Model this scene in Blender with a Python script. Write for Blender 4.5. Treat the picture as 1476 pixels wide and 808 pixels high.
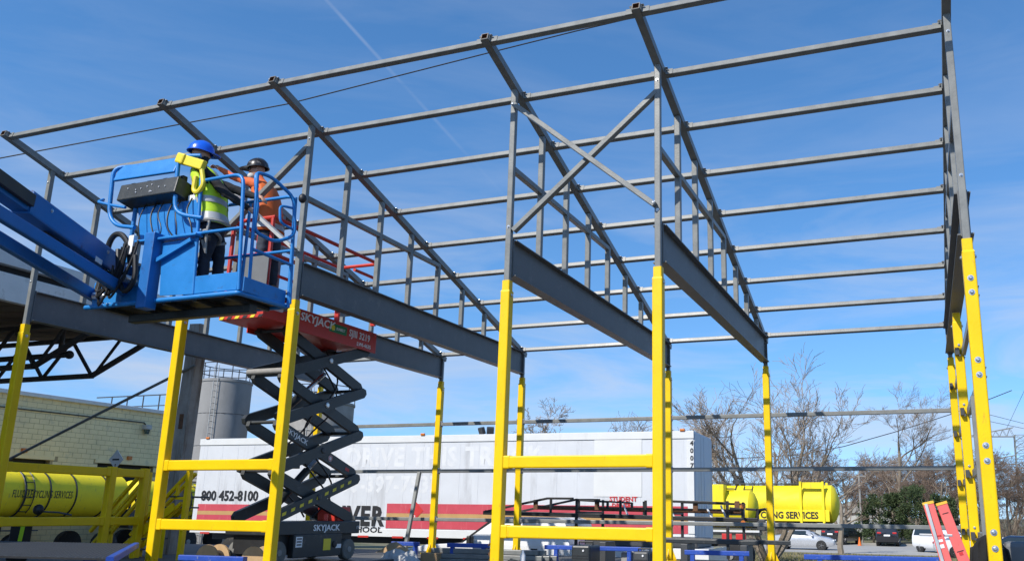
import bpy, bmesh, math, random
from mathutils import Vector, Matrix, Euler, noise as mnoise

# ------------------------------------------------------------------ clear
for o in list(bpy.data.objects):
    bpy.data.objects.remove(o, do_unlink=True)
SC = bpy.context.scene
COL = SC.collection
R = math.radians

# ------------------------------------------------------------------ camera
cam_d = bpy.data.cameras.new('camera')
cam = bpy.data.objects.new('camera', cam_d)
COL.objects.link(cam)
cam_d.sensor_width = 36.0
cam_d.lens = 36.0 * 1229.02 / 1476.0
cam_d.shift_x = -131.87 / 1476.0
cam_d.shift_y = 41.39 / 1476.0
cam_d.clip_start = 0.1
cam_d.clip_end = 3000.0
RT = Vector((0.93762444, 0.34744721, 0.01186778))
UP = Vector((0.06968095, -0.221267, 0.97272066))
FW = Vector((-0.34059502, 0.91121971, 0.2316758))
cam.matrix_world = Matrix(((RT.x, UP.x, -FW.x, 4.7587), (RT.y, UP.y, -FW.y, -9.274),
                           (RT.z, UP.z, -FW.z, 0.9), (0, 0, 0, 1)))
SC.camera = cam

# ------------------------------------------------------------------ sky and sun
SUN = Vector((-0.40, -1.0, 0.90)).normalized()
world = bpy.data.worlds.new('World')
SC.world = world
world.use_nodes = True
wt = world.node_tree
wt.nodes.clear()
def wn(t, **kw):
    n = wt.nodes.new(t)
    for k, v in kw.items():
        setattr(n, k, v)
    return n
wl = wt.links.new
sky = wn('ShaderNodeTexSky', sky_type='NISHITA', sun_disc=False)
sky.sun_elevation = math.asin(SUN.z)
sky.sun_rotation = math.atan2(SUN.x, SUN.y)
sky.air_density = 1.0
sky.dust_density = 0.15
sky.ozone_density = 3.0
tc = wn('ShaderNodeTexCoord')
lift = wn('ShaderNodeVectorMath', operation='ADD')          # clean dry air: less white at the horizon
lift.inputs[1].default_value = (0, 0, 0.12)
wl(tc.outputs['Generated'], lift.inputs[0])
ln_ = wn('ShaderNodeVectorMath', operation='NORMALIZE')
wl(lift.outputs['Vector'], ln_.inputs[0])
wl(ln_.outputs['Vector'], sky.inputs['Vector'])
# thin stretched cirrus, denser low in the sky
mp = wn('ShaderNodeMapping')
mp.inputs['Scale'].default_value = (1.6, 1.6, 9.0)
mp.inputs['Rotation'].default_value = (0.0, R(9), 0.0)
wl(tc.outputs['Generated'], mp.inputs['Vector'])
nz = wn('ShaderNodeTexNoise')
nz.inputs['Scale'].default_value = 1.7
nz.inputs['Detail'].default_value = 8.0
nz.inputs['Roughness'].default_value = 0.58
nz.inputs['Distortion'].default_value = 0.6
wl(mp.outputs['Vector'], nz.inputs['Vector'])
cr = wn('ShaderNodeMapRange')
cr.inputs['From Min'].default_value = 0.40
cr.inputs['From Max'].default_value = 0.74
wl(nz.outputs['Fac'], cr.inputs['Value'])
sp = wn('ShaderNodeSeparateXYZ')
wl(tc.outputs['Generated'], sp.inputs['Vector'])
el = wn('ShaderNodeMapRange')
el.inputs['From Min'].default_value = 0.42
el.inputs['From Max'].default_value = 0.10
el.inputs['To Min'].default_value = 0.14
el.inputs['To Max'].default_value = 1.0
wl(sp.outputs['Z'], el.inputs['Value'])
cm = wn('ShaderNodeMath', operation='MULTIPLY')
wl(cr.outputs['Result'], cm.inputs[0]); wl(el.outputs['Result'], cm.inputs[1])
# an aircraft trail: a thin great-circle streak
TN = (-0.7413, -0.1047, -0.6629)
TT = (0.4465, 0.6605, -0.6037)
nrm = wn('ShaderNodeVectorMath', operation='NORMALIZE')
wl(tc.outputs['Generated'], nrm.inputs[0])
d1 = wn('ShaderNodeVectorMath', operation='DOT_PRODUCT')
wl(nrm.outputs['Vector'], d1.inputs[0]); d1.inputs[1].default_value = TN
ab = wn('ShaderNodeMath', operation='ABSOLUTE')
wl(d1.outputs['Value'], ab.inputs[0])
m1 = wn('ShaderNodeMapRange')
m1.inputs['From Min'].default_value = 0.0026
m1.inputs['From Max'].default_value = 0.0006
wl(ab.outputs['Value'], m1.inputs['Value'])
d2 = wn('ShaderNodeVectorMath', operation='DOT_PRODUCT')
wl(nrm.outputs['Vector'], d2.inputs[0]); d2.inputs[1].default_value = TT
m2 = wn('ShaderNodeMapRange')
m2.inputs['From Min'].default_value = 0.15
m2.inputs['From Max'].default_value = -0.12
m2.inputs['To Max'].default_value = 0.20
wl(d2.outputs['Value'], m2.inputs['Value'])
n2 = wn('ShaderNodeTexNoise')
n2.inputs['Scale'].default_value = 16.0
n2.inputs['Detail'].default_value = 4.0
wl(tc.outputs['Generated'], n2.inputs['Vector'])
m3 = wn('ShaderNodeMapRange')
m3.inputs['From Min'].default_value = 0.3
m3.inputs['From Max'].default_value = 0.6
wl(n2.outputs['Fac'], m3.inputs['Value'])
t1 = wn('ShaderNodeMath', operation='MULTIPLY'); wl(m1.outputs['Result'], t1.inputs[0]); wl(m2.outputs['Result'], t1.inputs[1])
t2 = wn('ShaderNodeMath', operation='MULTIPLY'); wl(t1.outputs['Value'], t2.inputs[0]); wl(m3.outputs['Result'], t2.inputs[1])
cadd = wn('ShaderNodeMath', operation='ADD', use_clamp=True); wl(cm.outputs['Value'], cadd.inputs[0]); wl(t2.outputs['Value'], cadd.inputs[1])
mx = wn('ShaderNodeMix', data_type='RGBA')
wl(cadd.outputs['Value'], mx.inputs['Factor'])
hs = wn('ShaderNodeHueSaturation')
hs.inputs['Saturation'].default_value = 1.22
hs.inputs['Value'].default_value = 2.1
hs.inputs['Hue'].default_value = 0.500
wl(sky.outputs['Color'], hs.inputs['Color'])
wl(hs.outputs['Color'], mx.inputs['A'])
mx.inputs['B'].default_value = (6.4, 7.0, 8.2, 1)
bg = wn('ShaderNodeBackground')
bg.inputs['Strength'].default_value = 0.092
wl(mx.outputs['Result'], bg.inputs['Color'])
wo = wn('ShaderNodeOutputWorld')
wl(bg.outputs['Background'], wo.inputs['Surface'])

sun_d = bpy.data.lights.new('sun', 'SUN')
sun_d.energy = 4.8
sun_d.angle = R(0.53)
sun_d.color = (1.0, 0.95, 0.87)
sun = bpy.data.objects.new('sun', sun_d)
COL.objects.link(sun)
sun.rotation_euler = SUN.to_track_quat('Z', 'Y').to_euler()
sun.location = SUN * 60

SC.view_settings.view_transform = 'Standard'
SC.view_settings.look = 'None'
SC.view_settings.gamma = 1.0
SC.view_settings.exposure = 0.12
SC.view_settings.use_curve_mapping = False

# ------------------------------------------------------------------ materials
MATS = {}
def mat(name, col, rough=0.5, metal=0.0, var=0.12, scale=6.0, col2=None, patch=0.0, pscale=2.0,
        bump=0.0, bscale=60.0, streak=None, spec=0.5, emit=None, coat=0.0, world=False):
    """procedural paint / steel / stone: base colour, fine variation, patches of a second colour, streaks, bump"""
    if name in MATS:
        return MATS[name]
    m = bpy.data.materials.new(name)
    m.use_nodes = True
    t = m.node_tree
    L = t.links.new
    b = t.nodes['Principled BSDF']
    b.inputs['Roughness'].default_value = rough
    b.inputs['Metallic'].default_value = metal
    b.inputs['Specular IOR Level'].default_value = spec
    b.inputs['Coat Weight'].default_value = coat
    tcn = t.nodes.new('ShaderNodeTexCoord')
    n = t.nodes.new('ShaderNodeTexNoise')
    n.inputs['Scale'].default_value = scale
    n.inputs['Detail'].default_value = 6
    n.inputs['Roughness'].default_value = 0.6
    if world:
        tcn = t.nodes.new('ShaderNodeNewGeometry')
    CO = tcn.outputs['Position' if world else 'Object']
    L(CO, n.inputs['Vector'])
    mr = t.nodes.new('ShaderNodeMapRange')
    mr.inputs['From Min'].default_value = 0.25
    mr.inputs['From Max'].default_value = 0.75
    mr.inputs['To Min'].default_value = 1 - var
    mr.inputs['To Max'].default_value = 1 + var
    L(n.outputs['Fac'], mr.inputs['Value'])
    mul = t.nodes.new('ShaderNodeMix'); mul.data_type = 'RGBA'; mul.blend_type = 'MULTIPLY'
    mul.inputs['Factor'].default_value = 1.0
    mul.inputs['A'].default_value = (*col, 1)
    comb = t.nodes.new('ShaderNodeCombineColor')
    for k in range(3):
        L(mr.outputs['Result'], comb.inputs[k])
    L(comb.outputs['Color'], mul.inputs['B'])
    out = mul.outputs['Result']
    if col2 is not None and patch > 0:
        p = t.nodes.new('ShaderNodeTexNoise')
        p.inputs['Scale'].default_value = pscale
        p.inputs['Detail'].default_value = 9
        p.inputs['Roughness'].default_value = 0.68
        if streak:
            mpn = t.nodes.new('ShaderNodeMapping')
            mpn.inputs['Scale'].default_value = streak
            L(CO, mpn.inputs['Vector'])
            L(mpn.outputs['Vector'], p.inputs['Vector'])
        else:
            L(CO, p.inputs['Vector'])
        pr = t.nodes.new('ShaderNodeMapRange')
        pr.inputs['From Min'].default_value = 0.66 - 0.3 * patch
        pr.inputs['From Max'].default_value = 0.72 - 0.12 * patch
        L(p.outputs['Fac'], pr.inputs['Value'])
        m2 = t.nodes.new('ShaderNodeMix'); m2.data_type = 'RGBA'
        L(pr.outputs['Result'], m2.inputs['Factor'])
        L(out, m2.inputs['A'])
        m2.inputs['B'].default_value = (*col2, 1)
        out = m2.outputs['Result']
    L(out, b.inputs['Base Color'])
    rr = t.nodes.new('ShaderNodeMapRange')
    rr.inputs['To Min'].default_value = max(0.02, rough - 0.1)
    rr.inputs['To Max'].default_value = min(1.0, rough + 0.12)
    L(n.outputs['Fac'], rr.inputs['Value'])
    L(rr.outputs['Result'], b.inputs['Roughness'])
    if bump > 0:
        bn = t.nodes.new('ShaderNodeTexNoise')
        bn.inputs['Scale'].default_value = bscale
        bn.inputs['Detail'].default_value = 4
        L(CO, bn.inputs['Vector'])
        bp = t.nodes.new('ShaderNodeBump')
        bp.inputs['Strength'].default_value = bump
        bp.inputs['Distance'].default_value = 0.02
        L(bn.outputs['Fac'], bp.inputs['Height'])
        L(bp.outputs['Normal'], b.inputs['Normal'])
    if emit:
        b.inputs['Emission Color'].default_value = (*emit[:3], 1)
        b.inputs['Emission Strength'].default_value = emit[3]
    MATS[name] = m
    return m

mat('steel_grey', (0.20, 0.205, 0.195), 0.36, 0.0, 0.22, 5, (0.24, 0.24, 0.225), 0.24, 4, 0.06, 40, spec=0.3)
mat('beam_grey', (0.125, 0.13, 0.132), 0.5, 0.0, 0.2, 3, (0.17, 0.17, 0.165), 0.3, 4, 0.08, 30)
mat('steel_pale', (0.42, 0.42, 0.40), 0.4, 0.0, 0.15, 6)
mat('steel_dark', (0.05, 0.053, 0.056), 0.5, 0.0, 0.2, 6)
mat('rust', (0.14, 0.065, 0.03), 0.8, 0.0, 0.4, 20, (0.05, 0.03, 0.02), 0.4, 14, 0.3, 60)
mat('zinc', (0.62, 0.63, 0.64), 0.28, 0.9, 0.1, 20)
mat('yellow', (0.84, 0.535, 0.0), 0.42, 0.0, 0.08, 3, (0.60, 0.37, 0.02), 0.17, 7, 0.08, 50, streak=(3, 3, 0.8), spec=0.3)
mat('tank_yellow', (0.88, 0.70, 0.012), 0.62, 0.0, 0.08, 2, (0.50, 0.42, 0.05), 0.22, 3, streak=(3, 3, 0.5))
mat('blue_paint', (0.012, 0.195, 0.53), 0.40, 0.0, 0.12, 5, (0.03, 0.12, 0.30), 0.22, 9, 0.05, 60, spec=0.45)
mat('boom_blue_shaded', (0.009, 0.13, 0.40), 0.42, 0.0, 0.12, 4, (0.012, 0.045, 0.15), 0.24, 6, 0.05, 60, spec=0.45)  # lift blue darkened to paint in the boom's shaded side
mat('stand_blue', (0.015, 0.065, 0.36), 0.5, 0.0, 0.15, 8, (0.25, 0.27, 0.32), 0.16, 18, bump=0.1)
mat('red_paint', (0.55, 0.035, 0.022), 0.42, 0.0, 0.12, 5, (0.28, 0.02, 0.015), 0.2, 5)
mat('lift_dark', (0.022, 0.026, 0.028), 0.42, 0.0, 0.25, 6, (0.06, 0.06, 0.058), 0.25, 9, bump=0.05)
mat('black', (0.012, 0.012, 0.013), 0.5, 0.0, 0.25, 8)
mat('rubber', (0.02, 0.02, 0.02), 0.8, 0.0, 0.3, 10, (0.07, 0.065, 0.055), 0.3, 6)
mat('tyre_grey', (0.16, 0.155, 0.14), 0.85, 0.0, 0.2, 10)
mat('hose', (0.010, 0.010, 0.011), 0.42, 0.0, 0.2, 12)
mat('white', (0.78, 0.78, 0.76), 0.5, 0.0, 0.04, 5)
mat('letter_white', (0.80, 0.80, 0.80), 0.5, 0.0, 0.05, 20)
mat('letter_black', (0.015, 0.015, 0.017), 0.5, 0.0, 0.1, 20)
mat('label_yellow', (0.78, 0.62, 0.03), 0.5, 0.0, 0.05, 20)
mat('label_green', (0.02, 0.20, 0.07), 0.5, 0.0, 0.05, 20)
mat('trailer_white', (0.60, 0.62, 0.645), 0.5, 0.0, 0.06, 1.5, (0.45, 0.46, 0.475), 0.40, 1.2, 0.05, 20, streak=(1.6, 1.6, 0.22))
mat('trailer_clean', (0.66, 0.67, 0.66), 0.5, 0.0, 0.04, 2, (0.58, 0.58, 0.56), 0.2, 2, streak=(2, 2, 0.3))
mat('ghost_letter', (0.67, 0.68, 0.685), 0.55, 0.0, 0.06, 3, (0.59, 0.61, 0.635), 0.62, 2.5)
mat('stripe_red', (0.52, 0.06, 0.085), 0.5, 0.0, 0.1, 3, (0.60, 0.17, 0.18), 0.22, 6, streak=(4, 4, 0.3))
mat('stripe_tan', (0.48, 0.29, 0.11), 0.5, 0.0, 0.1, 3)
mat('sign_red', (0.55, 0.03, 0.03), 0.5, 0.0, 0.1, 10)
mat('reflector', (0.5, 0.04, 0.03), 0.3, 0.0, 0.1, 10)
mat('amber', (0.55, 0.16, 0.02), 0.3, 0.0, 0.1, 10)
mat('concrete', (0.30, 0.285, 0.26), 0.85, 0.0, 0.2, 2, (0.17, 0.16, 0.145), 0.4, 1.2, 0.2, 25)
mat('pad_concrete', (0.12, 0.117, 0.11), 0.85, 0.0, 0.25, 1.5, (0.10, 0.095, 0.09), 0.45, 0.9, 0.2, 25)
mat('silo_concrete', (0.25, 0.245, 0.235), 0.85, 0.0, 0.15, 0.8, (0.18, 0.175, 0.17), 0.45, 0.6, 0.1, 6, streak=(1, 1, 0.2))
mat('pillar_wood', (0.34, 0.31, 0.27), 0.9, 0.0, 0.3, 3, (0.17, 0.115, 0.075), 0.55, 2.5, 0.3, 20, streak=(4, 4, 0.3))
mat('block', (0.80, 0.67, 0.38), 0.8, 0.0, 0.10, 1.5, (0.60, 0.53, 0.34), 0.3, 1.6, 0.15, 30, world=True)
mat('mortar', (0.36, 0.30, 0.18), 0.9, 0.0, 0.1, 3)
mat('metal_trim', (0.66, 0.65, 0.62), 0.45, 0.0, 0.1, 3)
mat('dark_opening', (0.012, 0.011, 0.010), 0.7, 0.0, 0.2, 3)
mat('roof_white', (0.80, 0.78, 0.73), 0.7, 0.0, 0.1, 2, (0.48, 0.45, 0.40), 0.40, 2, 0.1, 20)
mat('truss_steel', (0.035, 0.032, 0.03), 0.6, 0.0, 0.3, 5, (0.09, 0.055, 0.035), 0.3, 8)
mat('deck_wood', (0.14, 0.10, 0.065), 0.85, 0.0, 0.3, 3)
mat('skin', (0.50, 0.27, 0.18), 0.55, 0.0, 0.1, 20)
mat('beard', (0.55, 0.52, 0.48), 0.8, 0.0, 0.15, 60)
mat('vest_lime', (0.50, 0.72, 0.02), 0.7, 0.0, 0.1, 12)
mat('vest_orange', (0.62, 0.12, 0.018), 0.7, 0.0, 0.1, 12)
mat('shirt_orange', (0.66, 0.13, 0.035), 0.8, 0.0, 0.15, 12, bump=0.2, bscale=30)
mat('shirt_black', (0.014, 0.014, 0.017), 0.85, 0.0, 0.3, 12, bump=0.25, bscale=30)
mat('trousers_navy', (0.014, 0.017, 0.028), 0.85, 0.0, 0.3, 10, bump=0.25, bscale=25)
mat('jeans', (0.035, 0.045, 0.065), 0.85, 0.0, 0.25, 12, (0.03, 0.03, 0.035), 0.4, 8, 0.25, 25)
mat('tape_silver', (0.40, 0.405, 0.40), 0.35, 0.0, 0.08, 12)
mat('strap_grey', (0.28, 0.27, 0.25), 0.8, 0.0, 0.2, 30)
mat('boot', (0.30, 0.19, 0.10), 0.75, 0.0, 0.25, 15)
mat('hat_blue', (0.008, 0.11, 0.66), 0.28, 0.0, 0.05, 5, coat=0.3)
mat('hat_black', (0.018, 0.016, 0.015), 0.3, 0.0, 0.2, 8, (0.30, 0.27, 0.24), 0.30, 16, coat=0.3)
mat('glass', (0.02, 0.03, 0.035), 0.08, 0.0, 0.05, 3, spec=0.8)
mat('glass_green', (0.035, 0.07, 0.062), 0.1, 0.0, 0.1, 3, (0.14, 0.19, 0.18), 0.25, 4, spec=0.8)
mat('car_silver', (0.50, 0.51, 0.53), 0.25, 0.3, 0.03, 3, coat=0.6)
mat('car_black', (0.012, 0.012, 0.016), 0.2, 0.0, 0.1, 3, coat=0.7)
mat('car_white', (0.75, 0.75, 0.75), 0.3, 0.0, 0.03, 3, coat=0.5)
mat('car_navy', (0.012, 0.02, 0.045), 0.2, 0.0, 0.1, 3, coat=0.7)
mat('alloy', (0.45, 0.45, 0.46), 0.35, 0.6, 0.05, 8)
mat('tail_light', (0.45, 0.02, 0.02), 0.25, 0.0, 0.05, 8)
mat('bark', (0.22, 0.18, 0.135), 0.9, 0.0, 0.3, 4, (0.24, 0.20, 0.15), 0.4, 3, 0.3, 15)
mat('twig', (0.26, 0.205, 0.155), 0.9, 0.0, 0.3, 2)
mat('twig_brown', (0.19, 0.135, 0.10), 0.9, 0.0, 0.3, 2)
mat('needle', (0.045, 0.07, 0.022), 0.8, 0.0, 0.35, 1.5, (0.10, 0.11, 0.03), 0.35, 0.9)
mat('ladder_red', (0.72, 0.12, 0.105), 0.5, 0.0, 0.08, 10, (0.50, 0.09, 0.08), 0.2, 12)
mat('ladder_cap', (0.75, 0.42, 0.03), 0.5, 0.0, 0.08, 10)
mat('aluminium', (0.48, 0.48, 0.47), 0.4, 0.5, 0.1, 10)
mat('cardboard', (0.38, 0.25, 0.13), 0.85, 0.0, 0.15, 6)
mat('plastic_sheet', (0.45, 0.45, 0.44), 0.3, 0.0, 0.2, 6)
mat('timber', (0.50, 0.33, 0.17), 0.8, 0.0, 0.2, 6)
mat('cloth_black', (0.012, 0.012, 0.013), 0.9, 0.0, 0.3, 6, bump=0.3, bscale=20)
mat('cone_orange', (0.75, 0.16, 0.02), 0.5)
mat('pole_grey', (0.25, 0.24, 0.22), 0.7)
mat('cable', (0.02, 0.02, 0.022), 0.6)
mat('house_wall', (0.42, 0.42, 0.40), 0.8)
mat('teal_box', (0.05, 0.12, 0.12), 0.6)
mat('panel_grey', (0.13, 0.135, 0.14), 0.6)
mat('pink_light', (0.62, 0.10, 0.14), 0.4)

# ------------------------------------------------------------------ mesh helpers
def V(*a):
    return Vector(a)

class MB:
    """collects shapes; build() links them as ONE mesh object"""
    def __init__(s):
        s.v = []; s.f = []; s.mi = []; s.cur = 0
    def add(s, verts, faces):
        n = len(s.v)
        s.v += [tuple(x) for x in verts]
        s.f += [tuple(i + n for i in q) for q in faces]
        s.mi += [s.cur] * len(faces)
        return s
    def box(s, c, d, rot=None):
        x, y, z = d[0] / 2, d[1] / 2, d[2] / 2
        vs = [Vector((sx * x, sy * y, sz * z)) for sx in (-1, 1) for sy in (-1, 1) for sz in (-1, 1)]
        if rot is not None:
            M = Euler(rot).to_matrix() if not isinstance(rot, Matrix) else rot
            vs = [M @ q for q in vs]
        c = Vector(c)
        return s.add([q + c for q in vs], [(0, 1, 3, 2), (4, 6, 7, 5), (0, 4, 5, 1), (2, 3, 7, 6), (0, 2, 6, 4), (1, 5, 7, 3)])
    def cbox(s, c, d, ch=0.01, rot=None):
        """box with chamfered edges"""
        bm = bmesh.new()
        bmesh.ops.create_cube(bm, size=1.0)
        bmesh.ops.scale(bm, vec=Vector(d), verts=bm.verts)
        bmesh.ops.bevel(bm, geom=bm.edges[:], offset=ch, segments=2, profile=0.5, affect='EDGES')
        M = Matrix.Identity(3) if rot is None else (Euler(rot).to_matrix() if not isinstance(rot, Matrix) else rot)
        bm.verts.index_update()
        s.add([M @ q.co + Vector(c) for q in bm.verts], [[q.index for q in f.verts] for f in bm.faces])
        bm.free()
        return s
    def frame(s, a, b, up=(0, 0, 1)):
        a = Vector(a); b = Vector(b)
        z = (b - a).normalized()
        u = Vector(up)
        if abs(z.dot(u.normalized())) > 0.999:
            u = Vector((0, 1, 0))
        x = z.cross(u).normalized()
        y = x.cross(z).normalized()
        return a, b, x, y
    def prof(s, a, b, pts, up=(0, 0, 1), pts2=None, caps=True):
        """extrude a closed 2D profile (side, up) from a to b"""
        a, b, x, y = s.frame(a, b, up)
        pts2 = pts2 or pts
        n = len(pts)
        vs = [a + x * p[0] + y * p[1] for p in pts] + [b + x * p[0] + y * p[1] for p in pts2]
        fs = [(i, (i + 1) % n, n + (i + 1) % n, n + i) for i in range(n)]
        if caps:
            fs += [tuple(range(n))[::-1], tuple(range(n, 2 * n))]
        return s.add(vs, fs)
    def bar(s, a, b, w, h=None, up=(0, 0, 1), r=None):
        """rolled hollow section look: rectangular bar with rounded corners"""
        h = h or w
        r = r if r is not None else min(w, h) * 0.13
        x, y = w / 2, h / 2
        k = r * 0.3
        p = [(-x + r, -y), (x - r, -y), (x - k, -y + k), (x, -y + r), (x, y - r), (x - k, y - k), (x - r, y), (-x + r, y), (-x + k, y - k), (-x, y - r), (-x, -y + r), (-x + k, -y + k)]
        return s.prof(a, b, p, up)
    def ibeam(s, a, b, h, w, tf, tw, up=(0, 0, 1)):
        H, F, t = h / 2, w / 2, tw / 2
        p = [(-F, -H), (F, -H), (F, -H + tf), (t, -H + tf), (t, H - tf), (F, H - tf), (F, H), (-F, H), (-F, H - tf), (-t, H - tf), (-t, -H + tf), (-F, -H + tf)]
        a, b, x, y = s.frame(a, b, up)
        n = 12
        vs = [q + x * c[0] + y * c[1] for q in (a, b) for c in p]
        fs = [(i, (i + 1) % n, n + (i + 1) % n, n + i) for i in range(n)]
        for o in (0, n):
            fs += [(o, o + 1, o + 2, o + 3, o + 10, o + 11), (o + 3, o + 4, o + 9, o + 10), (o + 4, o + 5, o + 6, o + 7, o + 8, o + 9)]
        return s.add(vs, fs)
    def channel(s, a, b, h, w, t, up=(0, 0, 1)):
        H = h / 2
        p = [(0, -H), (w, -H), (w, -H + t), (t, -H + t), (t, H - t), (w, H - t), (w, H), (0, H)]
        a, b, x, y = s.frame(a, b, up)
        n = 8
        vs = [q + x * c[0] + y * c[1] for q in (a, b) for c in p]
        fs = [(i, (i + 1) % n, n + (i + 1) % n, n + i) for i in range(n)]
        for o in (0, n):
            fs += [(o, o + 1, o + 2, o + 3), (o, o + 3, o + 4, o + 7), (o + 4, o + 5, o + 6, o + 7)]
        return s.add(vs, fs)
    def hollow(s, a, b, w, t, up=(0, 0, 1)):
        """square tube open at both ends"""
        a, b, x, y = s.frame(a, b, up)
        def ring(q, h):
            return [q + x * sx * h + y * sy * h for sx, sy in ((-1, -1), (1, -1), (1, 1), (-1, 1))]
        o, i = w / 2, w / 2 - t
        vs = ring(a, o) + ring(b, o) + ring(a, i) + ring(b, i)
        fs = []
        for k in range(4):
            m = (k + 1) % 4
            fs += [(k, m, 4 + m, 4 + k), (8 + m, 8 + k, 12 + k, 12 + m), (m, k, 8 + k, 8 + m), (4 + k, 4 + m, 12 + m, 12 + k)]
        return s.add(vs, fs)
    def tube(s, pts, rad, n=8, caps=True, closed=False):
        pts = [Vector(p) for p in pts]
        rr = rad if isinstance(rad, (list, tuple)) else [rad] * len(pts)
        rings = []
        prev = None
        m = len(pts)
        for i, p in enumerate(pts):
            if closed:
                d = pts[(i + 1) % m] - pts[i - 1]
            else:
                d = pts[min(i + 1, m - 1)] - pts[max(i - 1, 0)]
            if d.length < 1e-9:
                d = Vector((0, 0, 1))
            d.normalize()
            if prev is None:
                u = Vector((0, 0, 1)) if abs(d.z) < 0.95 else Vector((1, 0, 0))
                x = d.cross(u).normalized()
            else:
                x = (prev - d * prev.dot(d))
                x = x.normalized() if x.length > 1e-6 else d.orthogonal().normalized()
            prev = x
            y = d.cross(x)
            rings.append([p + (x * math.cos(2 * math.pi * k / n) + y * math.sin(2 * math.pi * k / n)) * rr[i] for k in range(n)])
        vs = [q for r_ in rings for q in r_]
        fs = []
        for i in range(m if closed else m - 1):
            j = (i + 1) % m
            for k in range(n):
                l = (k + 1) % n
                fs.append((i * n + k, i * n + l, j * n + l, j * n + k))
        if caps and not closed:
            fs += [tuple(range(n))[::-1], tuple(range((m - 1) * n, m * n))]
        return s.add(vs, fs)
    def cyl(s, a, b, r, n=16, r2=None):
        return s.tube([a, b], [r, r if r2 is None else r2], n)
    def lathe(s, o, ax, prof, n=24):
        """prof: (distance along axis, radius)"""
        o = Vector(o); ax = Vector(ax).normalized()
        x = ax.orthogonal().normalized(); y = ax.cross(x)
        vs = [o + ax * d + (x * math.cos(2 * math.pi * k / n) + y * math.sin(2 * math.pi * k / n)) * max(r, 1e-4) for d, r in prof for k in range(n)]
        fs = [(i * n + k, i * n + (k + 1) % n, (i + 1) * n + (k + 1) % n, (i + 1) * n + k) for i in range(len(prof) - 1) for k in range(n)]
        fs += [tuple(range(n))[::-1], tuple(range((len(prof) - 1) * n, len(prof) * n))]
        return s.add(vs, fs)
    def ball(s, c, r, n=12, m=8, rot=None):
        r = r if isinstance(r, (tuple, list)) else (r, r, r)
        vs = []; fs = []
        M = Euler(rot).to_matrix() if rot else Matrix.Identity(3)
        for i in range(m + 1):
            th = math.pi * i / m
            for k in range(n):
                ph = 2 * math.pi * k / n
                vs.append(Vector(c) + M @ Vector((r[0] * math.sin(th) * math.cos(ph), r[1] * math.sin(th) * math.sin(ph), r[2] * math.cos(th))))
        for i in range(m):
            for k in range(n):
                fs.append((i * n + k, (i + 1) * n + k, (i + 1) * n + (k + 1) % n, i * n + (k + 1) % n))
        return s.add(vs, fs)
    def poly(s, pts, th, nrm):
        """flat polygon with thickness along nrm"""
        nrm = Vector(nrm).normalized() * th
        n = len(pts)
        vs = [Vector(p) for p in pts] + [Vector(p) + nrm for p in pts]
        return s.add(vs, [tuple(range(n))[::-1], tuple(range(n, 2 * n))] + [(i, (i + 1) % n, n + (i + 1) % n, n + i) for i in range(n)])
    def mesh(s, name, smooth=False):
        me = bpy.data.meshes.new(name)
        me.from_pydata(s.v, [], s.f)
        if smooth:
            for p in me.polygons:
                p.use_smooth = True
        me.update()
        bm = bmesh.new(); bm.from_mesh(me)
        bmesh.ops.recalc_face_normals(bm, faces=bm.faces)
        bm.to_mesh(me); bm.free()
        if any(s.mi):
            for p, i in zip(me.polygons, s.mi):
                p.material_index = i
        if smooth:
            try:
                me.set_sharp_from_angle(angle=R(38))
            except Exception:
                pass
        return me
    def build(s, name, material, parent=None, smooth=False, loc=None):
        me = s.mesh(name, smooth)
        return link(name, me, material, parent, loc)

def link(name, me, material, parent=None, loc=None):
    o = bpy.data.objects.new(name, me)
    COL.objects.link(o)
    if material is not None and len(me.materials) == 0:
        for q in (material if isinstance(material, (list, tuple)) else [material]):
            me.materials.append(MATS[q] if isinstance(q, str) else q)
    if parent is not None:
        o.parent = parent
    if loc is not None:
        o.location = loc
    return o

def tag(o, label=None, cat=None, group=None, kind=None):
    if label: o['label'] = label
    if cat: o['category'] = cat
    if group: o['group'] = group
    if kind: o['kind'] = kind
    return o

def thing(name, label, cat, loc=(0, 0, 0), rz=0.0, group=None):
    o = bpy.data.objects.new(name, None)
    COL.objects.link(o)
    o.empty_display_size = 0.2
    o.location = loc
    o.rotation_euler = (0, 0, rz)
    return tag(o, label, cat, group)

def copy_tree(o, parent=None):
    c = o.copy()
    COL.objects.link(c)
    c.parent = parent
    for ch in o.children:
        copy_tree(ch, c)
    return c

def text_mb(body, size, origin, xdir, ydir, depth=0.004, bold=0.0, sx=1.0, shear=0.0, align='LEFT', wrap=None, space=1.0):
    """real letters as thin solid shapes standing on a surface"""
    cu = bpy.data.curves.new('t', 'FONT')
    cu.body = body; cu.size = size; cu.extrude = depth / 2; cu.offset = bold; cu.shear = shear
    cu.align_x = align; cu.space_character = space; cu.resolution_u = 2
    ob = bpy.data.objects.new('t', cu)
    me = ob.to_mesh()
    x = Vector(xdir).normalized(); y = Vector(ydir).normalized(); z = x.cross(y)
    mb = MB()
    vs = []
    for q in me.vertices:
        co = q.co
        if wrap:
            vs.append(wrap(co.x * sx, co.y, co.z + depth / 2))
        else:
            vs.append(Vector(origin) + x * co.x * sx + y * co.y + z * (co.z + depth / 2))
    mb.add(vs, [list(p.vertices) for p in me.polygons])
    ob.to_mesh_clear()
    bpy.data.objects.remove(ob); bpy.data.curves.remove(cu)
    return mb

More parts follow.
